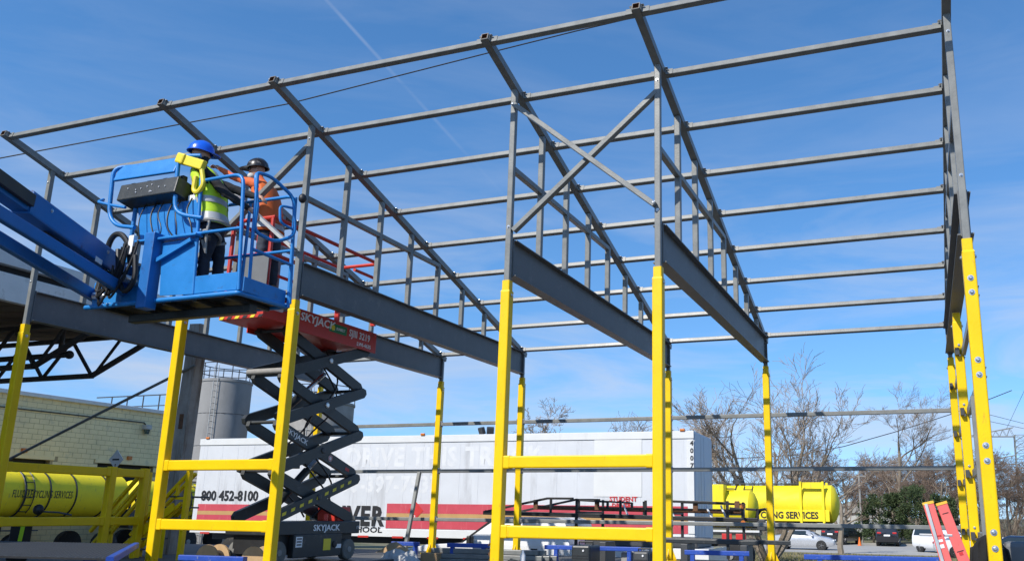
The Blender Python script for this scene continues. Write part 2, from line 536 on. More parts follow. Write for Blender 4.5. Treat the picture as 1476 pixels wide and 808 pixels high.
def bolt_mesh(r=0.017, h=0.014):
    b = MB()
    b.lathe((0, 0, 0), (0, 0, 1), [(0, r * 1.45), (0.003, r * 1.45), (0.003, r), (h, r * 0.92), (h + 0.004, r * 0.5)], 10)
    return b.mesh('bolt')
BOLT = bolt_mesh(); BOLT.materials.append(MATS['zinc'])
def bolt(p, nrm, parent, sc=1.0):
    o = bpy.data.objects.new('bolt', BOLT)
    COL.objects.link(o)
    o.parent = parent
    o.location = p
    o.rotation_euler = Vector(nrm).to_track_quat('Z', 'Y').to_euler()
    o.scale = (sc, sc, sc)
    return o

# ================================================================== the setting
def ground_material():
    m = bpy.data.materials.new('yard_ground'); m.use_nodes = True
    t = m.node_tree; L = t.links.new
    b = t.nodes['Principled BSDF']; b.inputs['Roughness'].default_value = 0.95
    g = t.nodes.new('ShaderNodeNewGeometry')
    n1 = t.nodes.new('ShaderNodeTexNoise'); n1.inputs['Scale'].default_value = 0.35; n1.inputs['Detail'].default_value = 10
    n2 = t.nodes.new('ShaderNodeTexNoise'); n2.inputs['Scale'].default_value = 6.0; n2.inputs['Detail'].default_value = 8
    L(g.outputs['Position'], n1.inputs['Vector']); L(g.outputs['Position'], n2.inputs['Vector'])
    sp_ = t.nodes.new('ShaderNodeSeparateXYZ'); L(g.outputs['Position'], sp_.inputs['Vector'])
    far = t.nodes.new('ShaderNodeMapRange'); far.inputs['From Min'].default_value = 27; far.inputs['From Max'].default_value = 33
    L(sp_.outputs['Y'], far.inputs['Value'])
    gravel = t.nodes.new('ShaderNodeMix'); gravel.data_type = 'RGBA'
    gravel.inputs['A'].default_value = (0.11, 0.10, 0.09, 1); gravel.inputs['B'].default_value = (0.05, 0.047, 0.044, 1)
    L(n2.outputs['Fac'], gravel.inputs['Factor'])
    grass = t.nodes.new('ShaderNodeMix'); grass.data_type = 'RGBA'
    grass.inputs['A'].default_value = (0.075, 0.085, 0.030, 1); grass.inputs['B'].default_value = (0.21, 0.175, 0.095, 1)
    rg = t.nodes.new('ShaderNodeMapRange'); rg.inputs['From Min'].default_value = 0.38; rg.inputs['From Max'].default_value = 0.62
    L(n1.outputs['Fac'], rg.inputs['Value']); L(rg.outputs['Result'], grass.inputs['Factor'])
    mx_ = t.nodes.new('ShaderNodeMix'); mx_.data_type = 'RGBA'
    L(far.outputs['Result'], mx_.inputs['Factor']); L(gravel.outputs['Result'], mx_.inputs['A']); L(grass.outputs['Result'], mx_.inputs['B'])
    L(mx_.outputs['Result'], b.inputs['Base Color'])
    bp = t.nodes.new('ShaderNodeBump'); bp.inputs['Strength'].default_value = 0.5; bp.inputs['Distance'].default_value = 0.05
    L(n2.outputs['Fac'], bp.inputs['Height']); L(bp.outputs['Normal'], b.inputs['Normal'])
    MATS['yard_ground'] = m
ground_material()
def gz(y):
    t = min(1.0, max(0.0, (y - 20.0) / 30.0))
    return -1.0 - 0.6 * t * t * (3 - 2 * t)
g = MB()
xs_ = [-1200, -300, -90, -40, -20, -10, 0, 10, 25, 60, 200, 1200]
ys_ = [-200, -40, -12, 0, 12, 20, 23, 26, 29, 32, 35, 38, 41, 44, 47, 50, 55, 70, 90, 140, 300, 1500]
gv = [(x, y, gz(y)) for y in ys_ for x in xs_]
nx = len(xs_)
g.add(gv, [(j * nx + i, j * nx + i + 1, (j + 1) * nx + i + 1, (j + 1) * nx + i) for j in range(len(ys_) - 1) for i in range(nx - 1)])
tag(g.build('ground', 'yard_ground', smooth=True), kind='structure')
mat('lot_concrete', (0.36, 0.345, 0.315), 0.9, 0.0, 0.1, 0.6, (0.24, 0.23, 0.21), 0.35, 0.25, 0.1, 8)
lot = MB(); lot.box((18, 63, -1.594), (60, 20, 0.02))
tag(lot.build('parking_lot', 'lot_concrete'), kind='structure')
kb = MB()
for x0 in range(-11, 47, 3):
    kb.cbox((x0 + 1.5, 73.4, -1.53), (2.96, 0.25, 0.14), 0.02)
tag(kb.build('kerb', 'concrete'), kind='structure')
# raised concrete loading pad that carries the steel frame
pad = MB()
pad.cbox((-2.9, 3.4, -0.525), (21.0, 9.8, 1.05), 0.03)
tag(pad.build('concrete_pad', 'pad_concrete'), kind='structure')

# ================================================================== the steel building frame
XS = [-8.571, -5.293, -3.282, 0.0, 1.977, 5.333]
L_ = 7.267
DS = L_ / 8.0
ZB, ZT = 3.788, 4.262
ZY = 3.714
def zr(y): return 6.373 - 0.2918 * y
RSL = Vector((0, 1, -0.2918)).normalized()
RUP = Vector((0, 0.2918, 1)).normalized()
FRAME = thing('steel_building_frame', 'unfinished steel building frame of grey rafters and beams on bright yellow posts', 'steel frame')

def part(name, m, fn, *a, **k):
    b = MB(); getattr(b, fn)(*a, **k)
    return b.build(name, m, FRAME)

def yellow_post(x, y, zt=ZY, front=True):
    b = MB()
    b.bar((x, y, 0.02), (x, y, zt - 0.15), 0.126, up=(0, 1, 0), r=0.016)
    b.prof((x, y, zt - 0.15), (x, y, zt - 0.125), [(-.063, -.063), (.063, -.063), (.063, .063), (-.063, .063)], up=(0, 1, 0),
           pts2=[(-.053, -.053), (.053, -.053), (.053, .053), (-.053, .053)])
    b.bar((x, y, zt - 0.125), (x, y, zt), 0.106, up=(0, 1, 0), r=0.015)
    o = b.build('post', 'yellow', FRAME)
    bp = MB(); bp.box((x, y, 0.012), (0.34, 0.34, 0.022))
    for sx, sy in ((1, 0), (-1, 0), (0, 1), (0, -1)):
        n = V(sx, sy, 0); t = V(-sy, sx, 0)
        c = V(x, y, 0) + n * 0.063
        bp.poly([c + t * .006 + V(0, 0, .023), c + t * .006 + n * .085 + V(0, 0, .023), c + t * .006 + V(0, 0, .23)], 0.012, -t)
    bp.build('base_plate', 'yellow', o)
    for k, zz in enumerate((zt - 0.19,)):
        bolt((x + 0.064, y, zz), (1, 0, 0), o); bolt((x - 0.064, y, zz), (-1, 0, 0), o)
    return o

posts = {}
for i, x in enumerate(XS):
    posts[(i, 0)] = yellow_post(x, 0)
    posts[(i, 1)] = yellow_post(x, L_)
    # grey column over the front post, up to the rafter
    c = part('column', 'steel_grey', 'bar', (x, 0, ZY - 0.1), (x, 0, zr(0) - 0.02), 0.076, up=(0, 1, 0))
    bolt((x, -0.039, 4.42), (0, -1, 0), c, 0.8); bolt((x, -0.039, 6.12), (0, -1, 0), c, 0.8)
    part('column', 'steel_grey', 'bar', (x, L_, ZY - 0.1), (x, L_, zr(L_) - 0.02), 0.076, up=(0, 1, 0))
    # deep I-beam between the columns
    bmz = (ZB + ZT) / 2
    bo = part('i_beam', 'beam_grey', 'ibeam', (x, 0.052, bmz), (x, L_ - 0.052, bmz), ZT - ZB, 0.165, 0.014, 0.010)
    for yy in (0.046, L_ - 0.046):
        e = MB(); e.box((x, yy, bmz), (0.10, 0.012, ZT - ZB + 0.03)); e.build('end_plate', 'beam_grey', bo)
    # rafter: hollow section with an open, rusty upper end
    tip = V(x, -0.885, zr(-0.885)); low = V(x, L_ + 0.10, zr(L_ + 0.10))
    b = MB(); b.hollow(tip, low, 0.096, 0.008, up=RUP)
    ro = b.build('rafter', 'steel_grey', FRAME)
    b = MB(); b.hollow(tip + RSL * -0.002, tip + RSL * 0.12, 0.0795, 0.004, up=RUP)
    b.build('rusty_tube_end', 'rust', ro)
    # short studs between beam and rafter
    for k in range(1, 8):
        y = DS * k
        part('stud', 'steel_grey', 'bar', (x, y, ZT), (x, y, zr(y) - 0.05), 0.078, up=(0, 1, 0))
    # horizontal chord between column and fourth stud
    zc_ = 5.224
    for k in range(4):
        y0 = 0.039 if k == 0 else DS * k + 0.039
        part('chord', 'steel_grey', 'bar', (x, y0, zc_), (x, DS * (k + 1) - 0.039, zc_), 0.076)

# purlins: one tube per bay and line, bolted between the rafters
PY = [0.208 + 0.988 * (k - 1) for k in range(9)]
CLIP = MB(); CLIP.box((0, 0, 0), (0.09, 0.006, 0.085)); CLIP.box((-0.045, -0.02, 0), (0.006, 0.046, 0.085))
CLIPM = CLIP.mesh('clip'); CLIPM.materials.append(MATS['steel_grey'])
for j in range(5):
    xa, xb = XS[j] + 0.050, XS[j + 1] - 0.050
    for k, y in enumerate(PY):
        z = zr(y)
        b = MB(); b.bar((xa, y, z), (xb, y, z), 0.078, up=RUP)
        po = b.build('purlin', 'steel_grey', FRAME)
        for xx, sg in ((xa, 1), (xb, -1)):
            c = bpy.data.objects.new('clip', CLIPM); COL.objects.link(c); c.parent = po
            c.location = V(xx + sg * 0.05, y, z) - RSL * 0.043; c.rotation_euler = (-math.atan(0.2918), 0, 0 if sg > 0 else math.pi)
            if sg < 0: c.rotation_euler = (-math.atan(0.2918), 0, 0); c.scale = (-1, 1, 1)
            for q in (0.03, 0.07):
                bolt(V(xx + sg * q, y, z) + RUP * 0.039, RUP, po, 0.75)
            bolt(V(xx + sg * 0.02, y, z) + RUP * 0.03 - RSL * 0.075, RUP, po, 0.9)
# rear wall girts
for j in range(5):
    for z in (0.715, 1.741, 2.760):
        b = MB(); b.bar((XS[j] + 0.064, L_, z), (XS[j + 1] - 0.064, L_, z), 0.075)
        go = b.build('girt', 'steel_grey', FRAME)
        for xx, sg in ((XS[j] + 0.064, 1), (XS[j + 1] - 0.064, -1)):
            e = MB(); e.box((xx + sg * 0.004, L_, z), (0.007, 0.11, 0.12)); e.build('clip', 'steel_grey', go)
            bolt((xx + sg * 0.008, L_ - 0.03, z + 0.05), (sg, 0, 0), go, 0.8)
# yellow rails of the braced bays, with sleeves where they meet the posts
def rail(a, b, z):
    a = V(*a, z); b = V(*b, z)
    d = (b - a).normalized()
    m_ = MB(); m_.bar(a, b, 0.100, 0.142, r=0.016)
    o = m_.build('rail', 'yellow', FRAME)
    for p, q in ((a, a + d * 0.075), (b - d * 0.075, b)):
        s_ = MB(); s_.bar(p, q, 0.108, 0.154, r=0.016); s_.build('sleeve', 'yellow', o)
for i, j in ((1, 2), (3, 4)):
    for z in (0.672, 1.470):
        rail((XS[i] + 0.063, 0), (XS[j] - 0.063, 0), z)
# side rails between the leftmost front post and two short posts behind it
for y in (1.95, 2.64):
    b = MB(); b.bar((XS[0], y, 0.02), (XS[0], y, 1.58), 0.125, up=(0, 1, 0), r=0.018)
    b.build('short_post', 'yellow', FRAME)
for z in (0.655, 1.485):
    rail((XS[0], 0.063), (XS[0], 1.887), z); rail((XS[0], 2.013), (XS[0], 2.577), z)
# right-hand frame: a middle post and side girts bolted between the three posts
mp5 = yellow_post(XS[5], 3.75, ZB - 0.03)
SG = (3.18, 2.33, 1.48, 0.655)
for z in SG:
    for y0, y1 in ((0.063, 3.693), (3.807, L_ - 0.063)):
        b = MB(); b.channel((XS[5] + 0.03, y0, z), (XS[5] + 0.03, y1, z), 0.10, 0.05, 0.006)
        go = b.build('side_girt', 'steel_grey', FRAME)
        for y, sg in ((y0, 1), (y1, -1)):
            e = MB(); e.box((XS[5] - 0.03, y + sg * 0.05, z), (0.05, 0.10, 0.10)); e.build('clip', 'steel_dark', go)
    for dz in (-0.075, 0.075):
        bolt((XS[5] - 0.0, -0.063, z + 0.03 + dz), (0, -1, 0), posts[(5, 0)], 1.3)
        bolt((XS[5], 3.693, z + 0.03 + dz), (0, -1, 0), mp5, 1.1)
b = MB(); b.bar((XS[5] + 0.02, 1.6, 0.01), (XS[5] + 0.02, 1.6, 2.28), 0.075, up=(0, 1, 0)); b.build('stud', 'steel_grey', FRAME)
# crossed braces of the two braced bays
def brace(a, b, y, m_='steel_grey', parent=FRAME, name='cross_brace'):
    q = MB(); q.bar((a[0], y, a[1]), (b[0], y, b[1]), 0.062, 0.088, up=(0, -1, 0), r=0.006)
    return q.build(name, m_, parent)
brace((XS[3] + .02, 6.10), (XS[4] - .02, 4.47), -0.075)
brace((XS[4] - .02, 5.97), (XS[3] + .06, 4.37), 0.0)
brace((XS[2] - .02, 6.02), (XS[1] + .06, 4.42), 0.0)
for p in ((XS[3] + .03, 6.08), (XS[4] - .03, 4.49)):
    bolt((p[0], -0.107, p[1]), (0, -1, 0), FRAME, 1.1)
lb = thing('steel_brace', 'pale steel brace end the two workers are fitting across the bay', 'steel brace')
b = MB(); b.channel((XS[1] + .06, -0.12, 6.02), (XS[2] + .03, -0.12, 4.43), 0.09, 0.045, 0.006, up=(0, -1, 0)); b.build('web', 'steel_pale', lb)
for px_, pz_ in ((XS[1] + .1, 5.98), (XS[2] - .02, 4.47)):
    bolt((px_, -0.168, pz_), (0, -1, 0), lb)

# ================================================================== scissor lift
def scissor_lift():
    T = thing('scissor_lift', 'red platform scissor lift raised on black crossed arms beside the yellow rails', 'scissor lift', (-4.3, 1.7, 0.13))
    # local: x across (0.8), y along (2.0), z up
    def P(name, m, parent=T, smooth=False):
        return lambda b: b.build(name, m, parent, smooth)
    hx, y0, y1 = 0.39, -1.02, 1.02
    # chassis
    b = MB(); b.cbox((0, 0, 0.495), (0.80, 2.06, 0.19), 0.012)
    ch = b.build('chassis', 'lift_dark', T)
    b = MB(); b.cbox((hx - 0.03, 0.02, 0.24), (0.10, 1.10, 0.33), 0.01); sb = b.build('side_box', 'lift_dark', ch)
    b = MB(); b.cbox((-hx + 0.03, 0.02, 0.24), (0.10, 1.10, 0.33), 0.01); b.build('side_box', 'lift_dark', ch)
    b = MB(); b.box((0, 0, 0.27), (0.62, 1.9, 0.26)); b.build('belly', 'black', ch)
    for sy in (-1, 1):
        for sx in (-1, 1):
            w = MB(); w.lathe((sx * 0.27, sy * 0.80, 0.16), (sx, 0, 0), [(0, 0.14), (0.01, 0.158), (0.11, 0.158), (0.125, 0.145), (0.125, 0.105)], 24)
            wo = w.build('wheel', 'tyre_grey', T, True)
            r_ = MB(); r_.lathe((sx * 0.385, sy * 0.80, 0.16), (sx, 0, 0), [(0, 0.105), (0.004, 0.10), (-0.01, 0.08), (-0.01, 0.05), (0.02, 0.045), (0.022, 0.01)], 20)
            r_.build('rim', 'strap_grey', wo, True)
            for k in range(6):
                a = k * math.pi / 3
                bolt((sx * 0.378, sy * 0.80 + 0.065 * math.cos(a), 0.16 + 0.065 * math.sin(a)), (sx, 0, 0), wo, 0.7)
    # lettering and stickers on the side facing right
    e = 0.4035
    text_mb('SKYJACK', 0.125, (e, -0.12, 0.455), (0, 1, 0), (0, 0, 1), 0.003, 0.003, 1.25).build('lettering', 'letter_white', ch)
    text_mb('19', 0.07, (e, 0.93, 0.47), (0, 1, 0), (0, 0, 1), 0.003).build('lettering', 'letter_white', ch)
    s_ = MB(); s_.box((hx + 0.022, -0.42, 0.30), (0.004, 0.14, 0.15)); so = s_.build('sticker', 'letter_white', ch)
    s_ = MB()
    for k in range(3): s_.box((hx + 0.025, -0.42 + 0.0 * k, 0.345 - 0.042 * k), (0.004, 0.10, 0.018))
    s_.build('sticker_print', 'letter_black', ch)
    s_ = MB(); s_.box((hx + 0.022, 0.22, 0.25), (0.004, 0.17, 0.17)); s_.build('sticker', 'label_yellow', ch)
    s_ = MB(); s_.box((hx + 0.022, 0.50, 0.22), (0.004, 0.13, 0.06)); s_.build('sticker', 'letter_white', ch)
    b = MB(); b.lathe((hx + 0.02, 0.40, 0.25), (1, 0, 0), [(0, 0.05), (0.015, 0.05), (0.02, 0.03)], 16); b.build('socket', 'black', ch)
    # red battery isolator tray and emergency stop on the chassis top
    b = MB(); b.cbox((0.05, 0.80, 0.70), (0.40, 0.30, 0.22), 0.01); b.build('tray', 'red_paint', ch)
    b = MB(); b.cyl((0.30, 0.28, 0.60), (0.30, 0.28, 0.70), 0.035, 12); b.build('stop_button', 'red_paint', ch)
    # crossed arms: four stages, near and far pair
    zlo, zhi, n = 0.60, 3.40, 4
    hs = (zhi - zlo) / n
    ya, yb = -0.93, 0.93
    for k in range(n):
        za, zb = zlo + k * hs, zlo + (k + 1) * hs
        for sx in (-1, 1):
            for dirn in (0, 1):
                xo = sx * (0.335 if dirn == 0 else 0.245)
                p = V(xo, ya, za + 0.035) if dirn == 0 else V(xo, yb, za + 0.035)
                q = V(xo, yb, zb - 0.035) if dirn == 0 else V(xo, ya, zb - 0.035)
                d = (q - p).normalized()
                b = MB(); w_, h_ = 0.066, 0.165
                ch_ = 0.045
                pr = [(-w_ / 2, -h_ / 2), (w_ / 2, -h_ / 2), (w_ / 2, h_ / 2), (-w_ / 2, h_ / 2)]
                prs = [(c[0], c[1] * 0.45) for c in pr]
                u_ = V(0, 0, 1)
                b.prof(p - d * 0.05, p + d * 0.02, prs, u_, pr); b.prof(p + d * 0.02, q - d * 0.02, pr, u_); b.prof(q - d * 0.02, q + d * 0.05, pr, u_, prs)
                ao = b.build('scissor_arm', 'lift_dark', T)
                mid = (p + q) / 2
                if sx > 0:
                    b = MB(); b.lathe((xo + 0.031, mid.y, mid.z), (1, 0, 0), [(0, 0.045), (0.012, 0.045), (0.02, 0.03)], 14); b.build('pivot_pin', 'zinc' if (dirn == 0 and k > 1) else 'steel_dark', ao)
                if sx > 0 and dirn == 0 and k == 0:
                    for j in range(9):
                        t = 0.10 + 0.098 * j
                        c = p.lerp(q, t) + V(0.033, 0, 0)
                        nn = V(0, -d.z, d.y)
                        hh = 0.022; ll = 0.052
                        b = MB(); b.poly([c - d * ll - nn * hh, c + d * (ll - 0.02) - nn * hh, c + d * ll + nn * hh, c - d * (ll - 0.02) + nn * hh], 0.003, (1, 0, 0))
                        b.build('hazard_mark', 'label_yellow', ao)
                if sx > 0 and dirn == 1 and k == 1:
                    pass
                if sx > 0 and dirn == 1 and k == 1:
                    c = p.lerp(q, 0.80) + V(0.034, 0, 0)
                    text_mb('SKYJACK', 0.105, c + d * 0.2 - V(0, d.z, -d.y) * 0.035, -d, V(0, d.z, -d.y), 0.003, 0.002, 1.2).build('lettering', 'letter_white', ao)
                    c2 = p.lerp(q, 0.34) + V(0.034, 0, 0)
                    b = MB(); b.lathe(c2, (1, 0, 0), [(0, 0.05), (0.003, 0.05)], 18); b.build('sticker', 'letter_white', ao)
                    b = MB(); b.tube([c2 + V(0.004, 0.038 * math.cos(a * math.pi / 8), 0.038 * math.sin(a * math.pi / 8)) for a in range(16)], 0.006, 4, closed=True); b.build('sticker_ring', 'sign_red', ao)
                    c3 = p.lerp(q, 0.10) + V(0.033, 0, 0)
                    b = MB(); b.box(c3, (0.004, 0.10, 0.05), (math.atan2(d.z, d.y), 0, 0)); b.build('sticker', 'sign_red', ao)
        # cross tubes joining the two sides at the stage ends
        for y in (ya, yb):
            b = MB(); b.cyl((-0.33, y, zb if k < n - 1 else zb - 0.03), (0.33, y, zb if k < n - 1 else zb - 0.03), 0.028, 10); b.build('cross_tube', 'lift_dark', T)
    # lift cylinders
    for (za, zb, y_a, y_b) in ((zlo + 0.25, zlo + 1.45 * hs + 0.1, -0.45, 0.55), (zlo + 2.15 * hs, zlo + 3.3 * hs, -0.65, 0.35)):
        p = V(-0.02, y_a, za); q = V(-0.02, y_b, zb); m_ = p.lerp(q, 0.58)
        b = MB(); b.cyl(p, m_, 0.062, 14); c = b.build('lift_cylinder', 'lift_dark', T, True)
        b = MB(); b.cyl(m_, q, 0.036, 12); b.build('rod', 'zinc', c, True)
    # pale cross pipes seen at the front knee
    b = MB(); b.cyl((-0.36, ya - 0.03, zlo + 3 * hs + 0.05), (0.30, ya - 0.03, zlo + 3 * hs + 0.05), 0.045, 14); b.build('cross_pipe', 'strap_grey', T, True)
    b = MB(); b.cbox((0.0, -0.55, zlo + 1.15 * hs), (0.55, 0.34, 0.10), 0.01); b.build('service_tray', 'lift_dark', T)
    for k, (a0, a1) in enumerate(((0.12, 0.3), (0.2, -0.1), (-0.1, 0.15))):
        pts = []
        for j in range(25):
            t = j / 24
            y = a0 * 2 + 0.55 * math.sin(t * 9.5 + k) * (1 - 0.3 * t)
            pts.append((0.12 - 0.1 * k, y * 0.8, zlo + 0.05 + t * (zhi - zlo - 0.2)))
        b = MB(); b.tube(pts, 0.014, 6); b.build('hose', 'hose', T, True)
    # platform
    zp = 3.42
    b = MB(); b.cbox((0, 0.0, zp + 0.045), (0.80, 2.06, 0.09), 0.01); pf = b.build('platform_deck', 'red_paint', T)
    b = MB(); b.cbox((0.425, 0.02, zp + 0.10), (0.022, 2.06, 0.34), 0.005); sp_ = b.build('side_panel', 'red_paint', T)
    b = MB(); b.cbox((-0.425, 0.02, zp + 0.10), (0.022, 2.06, 0.34), 0.005); b.build('side_panel', 'red_paint', T)
    b = MB(); b.cbox((0.0, -1.045, zp + 0.10), (0.86, 0.022, 0.20), 0.005); en = b.build('end_panel', 'red_paint', T)
    # sliding extension deck, out over the front end
    b = MB(); b.cbox((-0.02, -1.31, zp + 0.07), (0.80, 0.56, 0.15), 0.01); ex = b.build('extension_deck', 'red_paint', T)
    for k in range(6):
        b = MB(); c = V(-0.36 + 0.14 * k, -1.593, zp + 0.02)
        b.poly([c + V(-0.05, 0, -0.02), c + V(0.02, 0, -0.02), c + V(0.05, 0, 0.02), c + V(-0.02, 0, 0.02)], 0.003, (0, -1, 0)); b.build('hazard_mark', 'label_yellow' if k % 2 == 0 else 'letter_black', ex)
    e = 0.4375
    text_mb('SKYJACK', 0.17, (e, -0.88, zp + 0.11), (0, 1, 0), (0, 0, 1), 0.003, 0.004, 1.2, 0.1).build('lettering', 'letter_white', sp_)
    text_mb('SJIII 3219', 0.16, (e, 0.30, zp + 0.09), (0, 1, 0), (0, 0, 1), 0.003, 0.003, 0.95).build('lettering', 'letter_white', sp_)
    text_mb('LWI-4635', 0.085, (e, 0.52, zp - 0.025), (0, 1, 0), (0, 0, 1), 0.003, 0.002, 1.1).build('lettering', 'letter_white', sp_)
    b = MB(); b.cbox((e, 0.02, zp + 0.14), (0.005, 0.44, 0.14), 0.002); b.build('sticker', 'label_green', sp_)
    b = MB(); b.lathe((e + 0.003, -0.11, zp + 0.14), (1, 0, 0), [(0, 0.045), (0.003, 0.045)], 12); b.build('sticker_print', 'label_yellow', sp_)
    text_mb('SUNBELT', 0.06, (e + 0.003, -0.03, zp + 0.12), (0, 1, 0), (0, 0, 1), 0.002, 0.001, 0.9).build('sticker_print', 'letter_white', sp_)
    b = MB(); b.box((0.18, -1.06, zp + 0.21), (0.17, 0.006, 0.05)); b.build('sticker', 'letter_white', en)
    # guard rails
    zf = zp + 0.40
    r = 0.031
    for sx in (-1, 1):
        b = MB()
        x = sx * 0.40
        b.tube([(x, -1.0, zf + 1.1), (x, 0.92, zf + 1.1), (x, 1.0, zf + 1.06), (x, 1.0, zf)], r, 8)
        b.tube([(x, -1.0, zf), (x, -1.0, zf + 1.1)], r, 8); b.tube([(x, 0.0, zf), (x, 0.0, zf + 1.1)], r, 8)
        b.tube([(x, -1.0, zf + 0.55), (x, 1.0, zf + 0.55)], r * 0.9, 8)
        b.tube([(x, 0.35, zf + 0.82), (x, 1.0, zf + 0.82)], r * 0.9, 8)
        b.build('guard_rail', 'red_paint', T, True)
    b = MB(); b.cbox((-0.02, -1.30, zp + 0.36), (0.80, 0.56, 0.05), 0.008); b.build('extension_floor', 'lift_dark', T)
    for sx in (-1, 1):
        b = MB(); b.tube([(sx * 0.38, -1.56, zf + 1.1), (sx * 0.38, -1.0, zf + 1.1)], r, 8); b.tube([(sx * 0.38, -1.56, zf + .55), (sx * 0.38, -1.0, zf + .55)], r, 8); b.build('guard_rail', 'red_paint', T, True)
    for y in (-1.56, 1.0):
        b = MB(); b.tube([(-0.40, y, zf + 1.1), (0.40, y, zf + 1.1)], r, 8); b.tube([(-0.40, y, zf + 0.55), (0.40, y, zf + 0.55)], r, 8)
        b.tube([(-0.36, y, zf), (-0.36, y, zf + 1.1)], r, 8); b.tube([(0.36, y, zf), (0.36, y, zf + 1.1)], r, 8)
        b.build('guard_rail', 'red_paint', T, True)
    b = MB(); b.cbox((0.18, -1.605, zf + 0.26), (0.44, 0.012, 0.50), 0.004); b.build('grey_panel', 'panel_grey', T)
    return T
scissor_lift()
pl = MB(); pl.cbox((-4.3, 1.75, 0.065), (1.7, 2.7, 0.13), 0.015)
tag(pl.build('timber_mat', 'black'), 'dark mat under the wheels of the scissor lift', 'ground mat')

# ================================================================== boom lift
def boom_lift():
    T = thing('boom_lift', 'blue boom lift with its basket raised and arm reaching in from the left', 'boom lift')
    X0, X1, Y0, Y1, ZF = -4.60, -2.33, -2.02, -1.30, 3.28
    ZR = 4.66
    r = 0.0215
    B = 'blue_paint'
    def tube(name, pts, rad=r, m=B, parent=T, n=10):
        q = MB(); q.tube(pts, rad, n); return q.build(name, m, parent, True)
    def rounded(pts, rr=0.09, seg=4):
        pts = [Vector(p) for p in pts]; out = [pts[0]]
        for i in range(1, len(pts) - 1):
            a, b_, c = pts[i - 1], pts[i], pts[i + 1]
            d1_ = (a - b_).normalized(); d2_ = (c - b_).normalized()
            s1 = b_ + d1_ * min(rr, (a - b_).length * .49); s2 = b_ + d2_ * min(rr, (c - b_).length * .49)
            for k in range(seg + 1):
                t = k / seg
                out.append(s1 * (1 - t) ** 2 + b_ * 2 * t * (1 - t) + s2 * t * t)
        out.append(pts[-1]); return out
    # floor: perimeter tubes, cross members and a solid deck with painted dots of light
    fl = MB(); fl.cbox(((X0 + X1) / 2, (Y0 + Y1) / 2, ZF - 0.015), (X1 - X0 - 0.04, Y1 - Y0 - 0.04, 0.02), 0.004); fo = fl.build('floor', 'lift_dark', T)
    tube('floor_edge', rounded([(X0 - 0.1, Y0 + 0.02, ZF - 0.03), (X1, Y0, ZF - 0.03), (X1 + 0.05, Y1, ZF - 0.03), (X0, Y1, ZF - 0.03)], 0.03), 0.03)
    for k in range(5):
        x = X0 + 0.2 + k * 0.47
        q = MB(); q.bar((x, Y0 + 0.03, ZF - 0.055), (x, Y1 - 0.03, ZF - 0.055), 0.05); q.build('floor_joist', 'lift_dark', fo)  # dark material instead of blue paints the shade under the basket
    q = MB(); q.bar((X0 + 0.3, (Y0 + Y1) / 2, ZF - 0.13), (X1 - 0.1, (Y0 + Y1) / 2, ZF - 0.13), 0.12, 0.1); q.build('floor_beam', 'lift_dark', fo)  # dark like the joists, for the shade below the floor
    q = MB()
    for i in range(5):
        for j in range(3):
            q.cyl((X0 + 0.95 + 0.035 * i + 0.017 * (j % 2), Y1 - 0.14 + 0.035 * j, ZF - 0.03), (X0 + 0.95 + 0.035 * i + 0.017 * (j % 2), Y1 - 0.14 + 0.035 * j, ZF - 0.026), 0.012, 8)
    q.build('hole_light_dots', 'letter_white', fo)  # white discs paint the daylight coming through the deck holes
    # toe boards
    q = MB(); q.cbox((-2.69, Y0 + 0.0, ZF + 0.11), (0.66, 0.012, 0.21), 0.004); q.build('toe_board', B, T)
    q = MB(); q.cbox((X1 + 0.04, (Y0 + Y1) / 2, ZF + 0.075), (0.012, Y1 - Y0 - 0.04, 0.17), 0.004); q.build('toe_board', B, T)
    q = MB(); q.cbox(((X0 + X1) / 2, Y1, ZF + 0.075), (X1 - X0, 0.012, 0.15), 0.004); q.build('toe_board', B, T)
    # front guard rail: corner post, top rail, mid rails and middle post
    tube('guard_rail', rounded([(X1, Y0, ZF), (X1 - 0.12, Y0, ZR + 0.03), (-3.10, Y0, ZR + 0.02)], 0.14))
    tube('guard_rail', [(X1 - 0.06, Y0, 4.02), (-3.75, Y0, 4.02)], r * 0.95)
    tube('guard_post', [(-2.99, Y0, ZF), (-3.10, Y0, 4.86)])
    # back guard rails
    tube('guard_rail', rounded([(X1 + 0.10, Y1, ZF), (X1 + 0.02, Y1, ZR), (X0 + 0.08, Y1, ZR), (X0, Y1, ZF)], 0.12))
    tube('guard_rail', [(X1 + 0.05, Y1, 3.95), (X0 + 0.05, Y1, 3.95)], r * 0.9)
    for x in (-3.0, -3.9): tube('guard_post', [(x, Y1, ZF), (x, Y1, ZR)], r * 0.9)
    # entry gate at the right end: rounded loop with a small inner handle, fixed rail below
    gx = X1 - 0.02
    gt = MB(); loop = rounded([(gx, Y0 + 0.16, 4.35), (gx - 0.06, Y0 + 0.13, 4.76), (gx - 0.06, Y0 + 0.40, 4.80), (gx + 0.06, Y1 - 0.04, 4.62), (gx + 0.12, Y1 - 0.03, 4.12), (gx + 0.04, Y1 - 0.26, 3.98), (gx, Y0 + 0.15, 4.02), (gx, Y0 + 0.16, 4.35)], 0.10)
    gt.tube(loop, r, 10); go = gt.build('gate', B, T, True)
    q = MB(); q.tube(rounded([(gx + 0.10, Y1 - 0.05, 4.20), (gx + 0.05, Y1 - 0.22, 4.24), (gx + 0.02, Y1 - 0.22, 4.46), (gx + 0.06, Y1 - 0.05, 4.48)], 0.06), 0.016, 8); q.build('gate_handle', B, go, True)
    tube('guard_rail', [(X1, Y0 + 0.14, 3.80), (X1 + 0.08, Y1, 3.76)], r * 0.9)
    tube('guard_post', [(X1 + 0.01, Y0 + 0.14, ZF), (X1 - 0.05, Y0 + 0.14, 4.74)], r * 0.9)
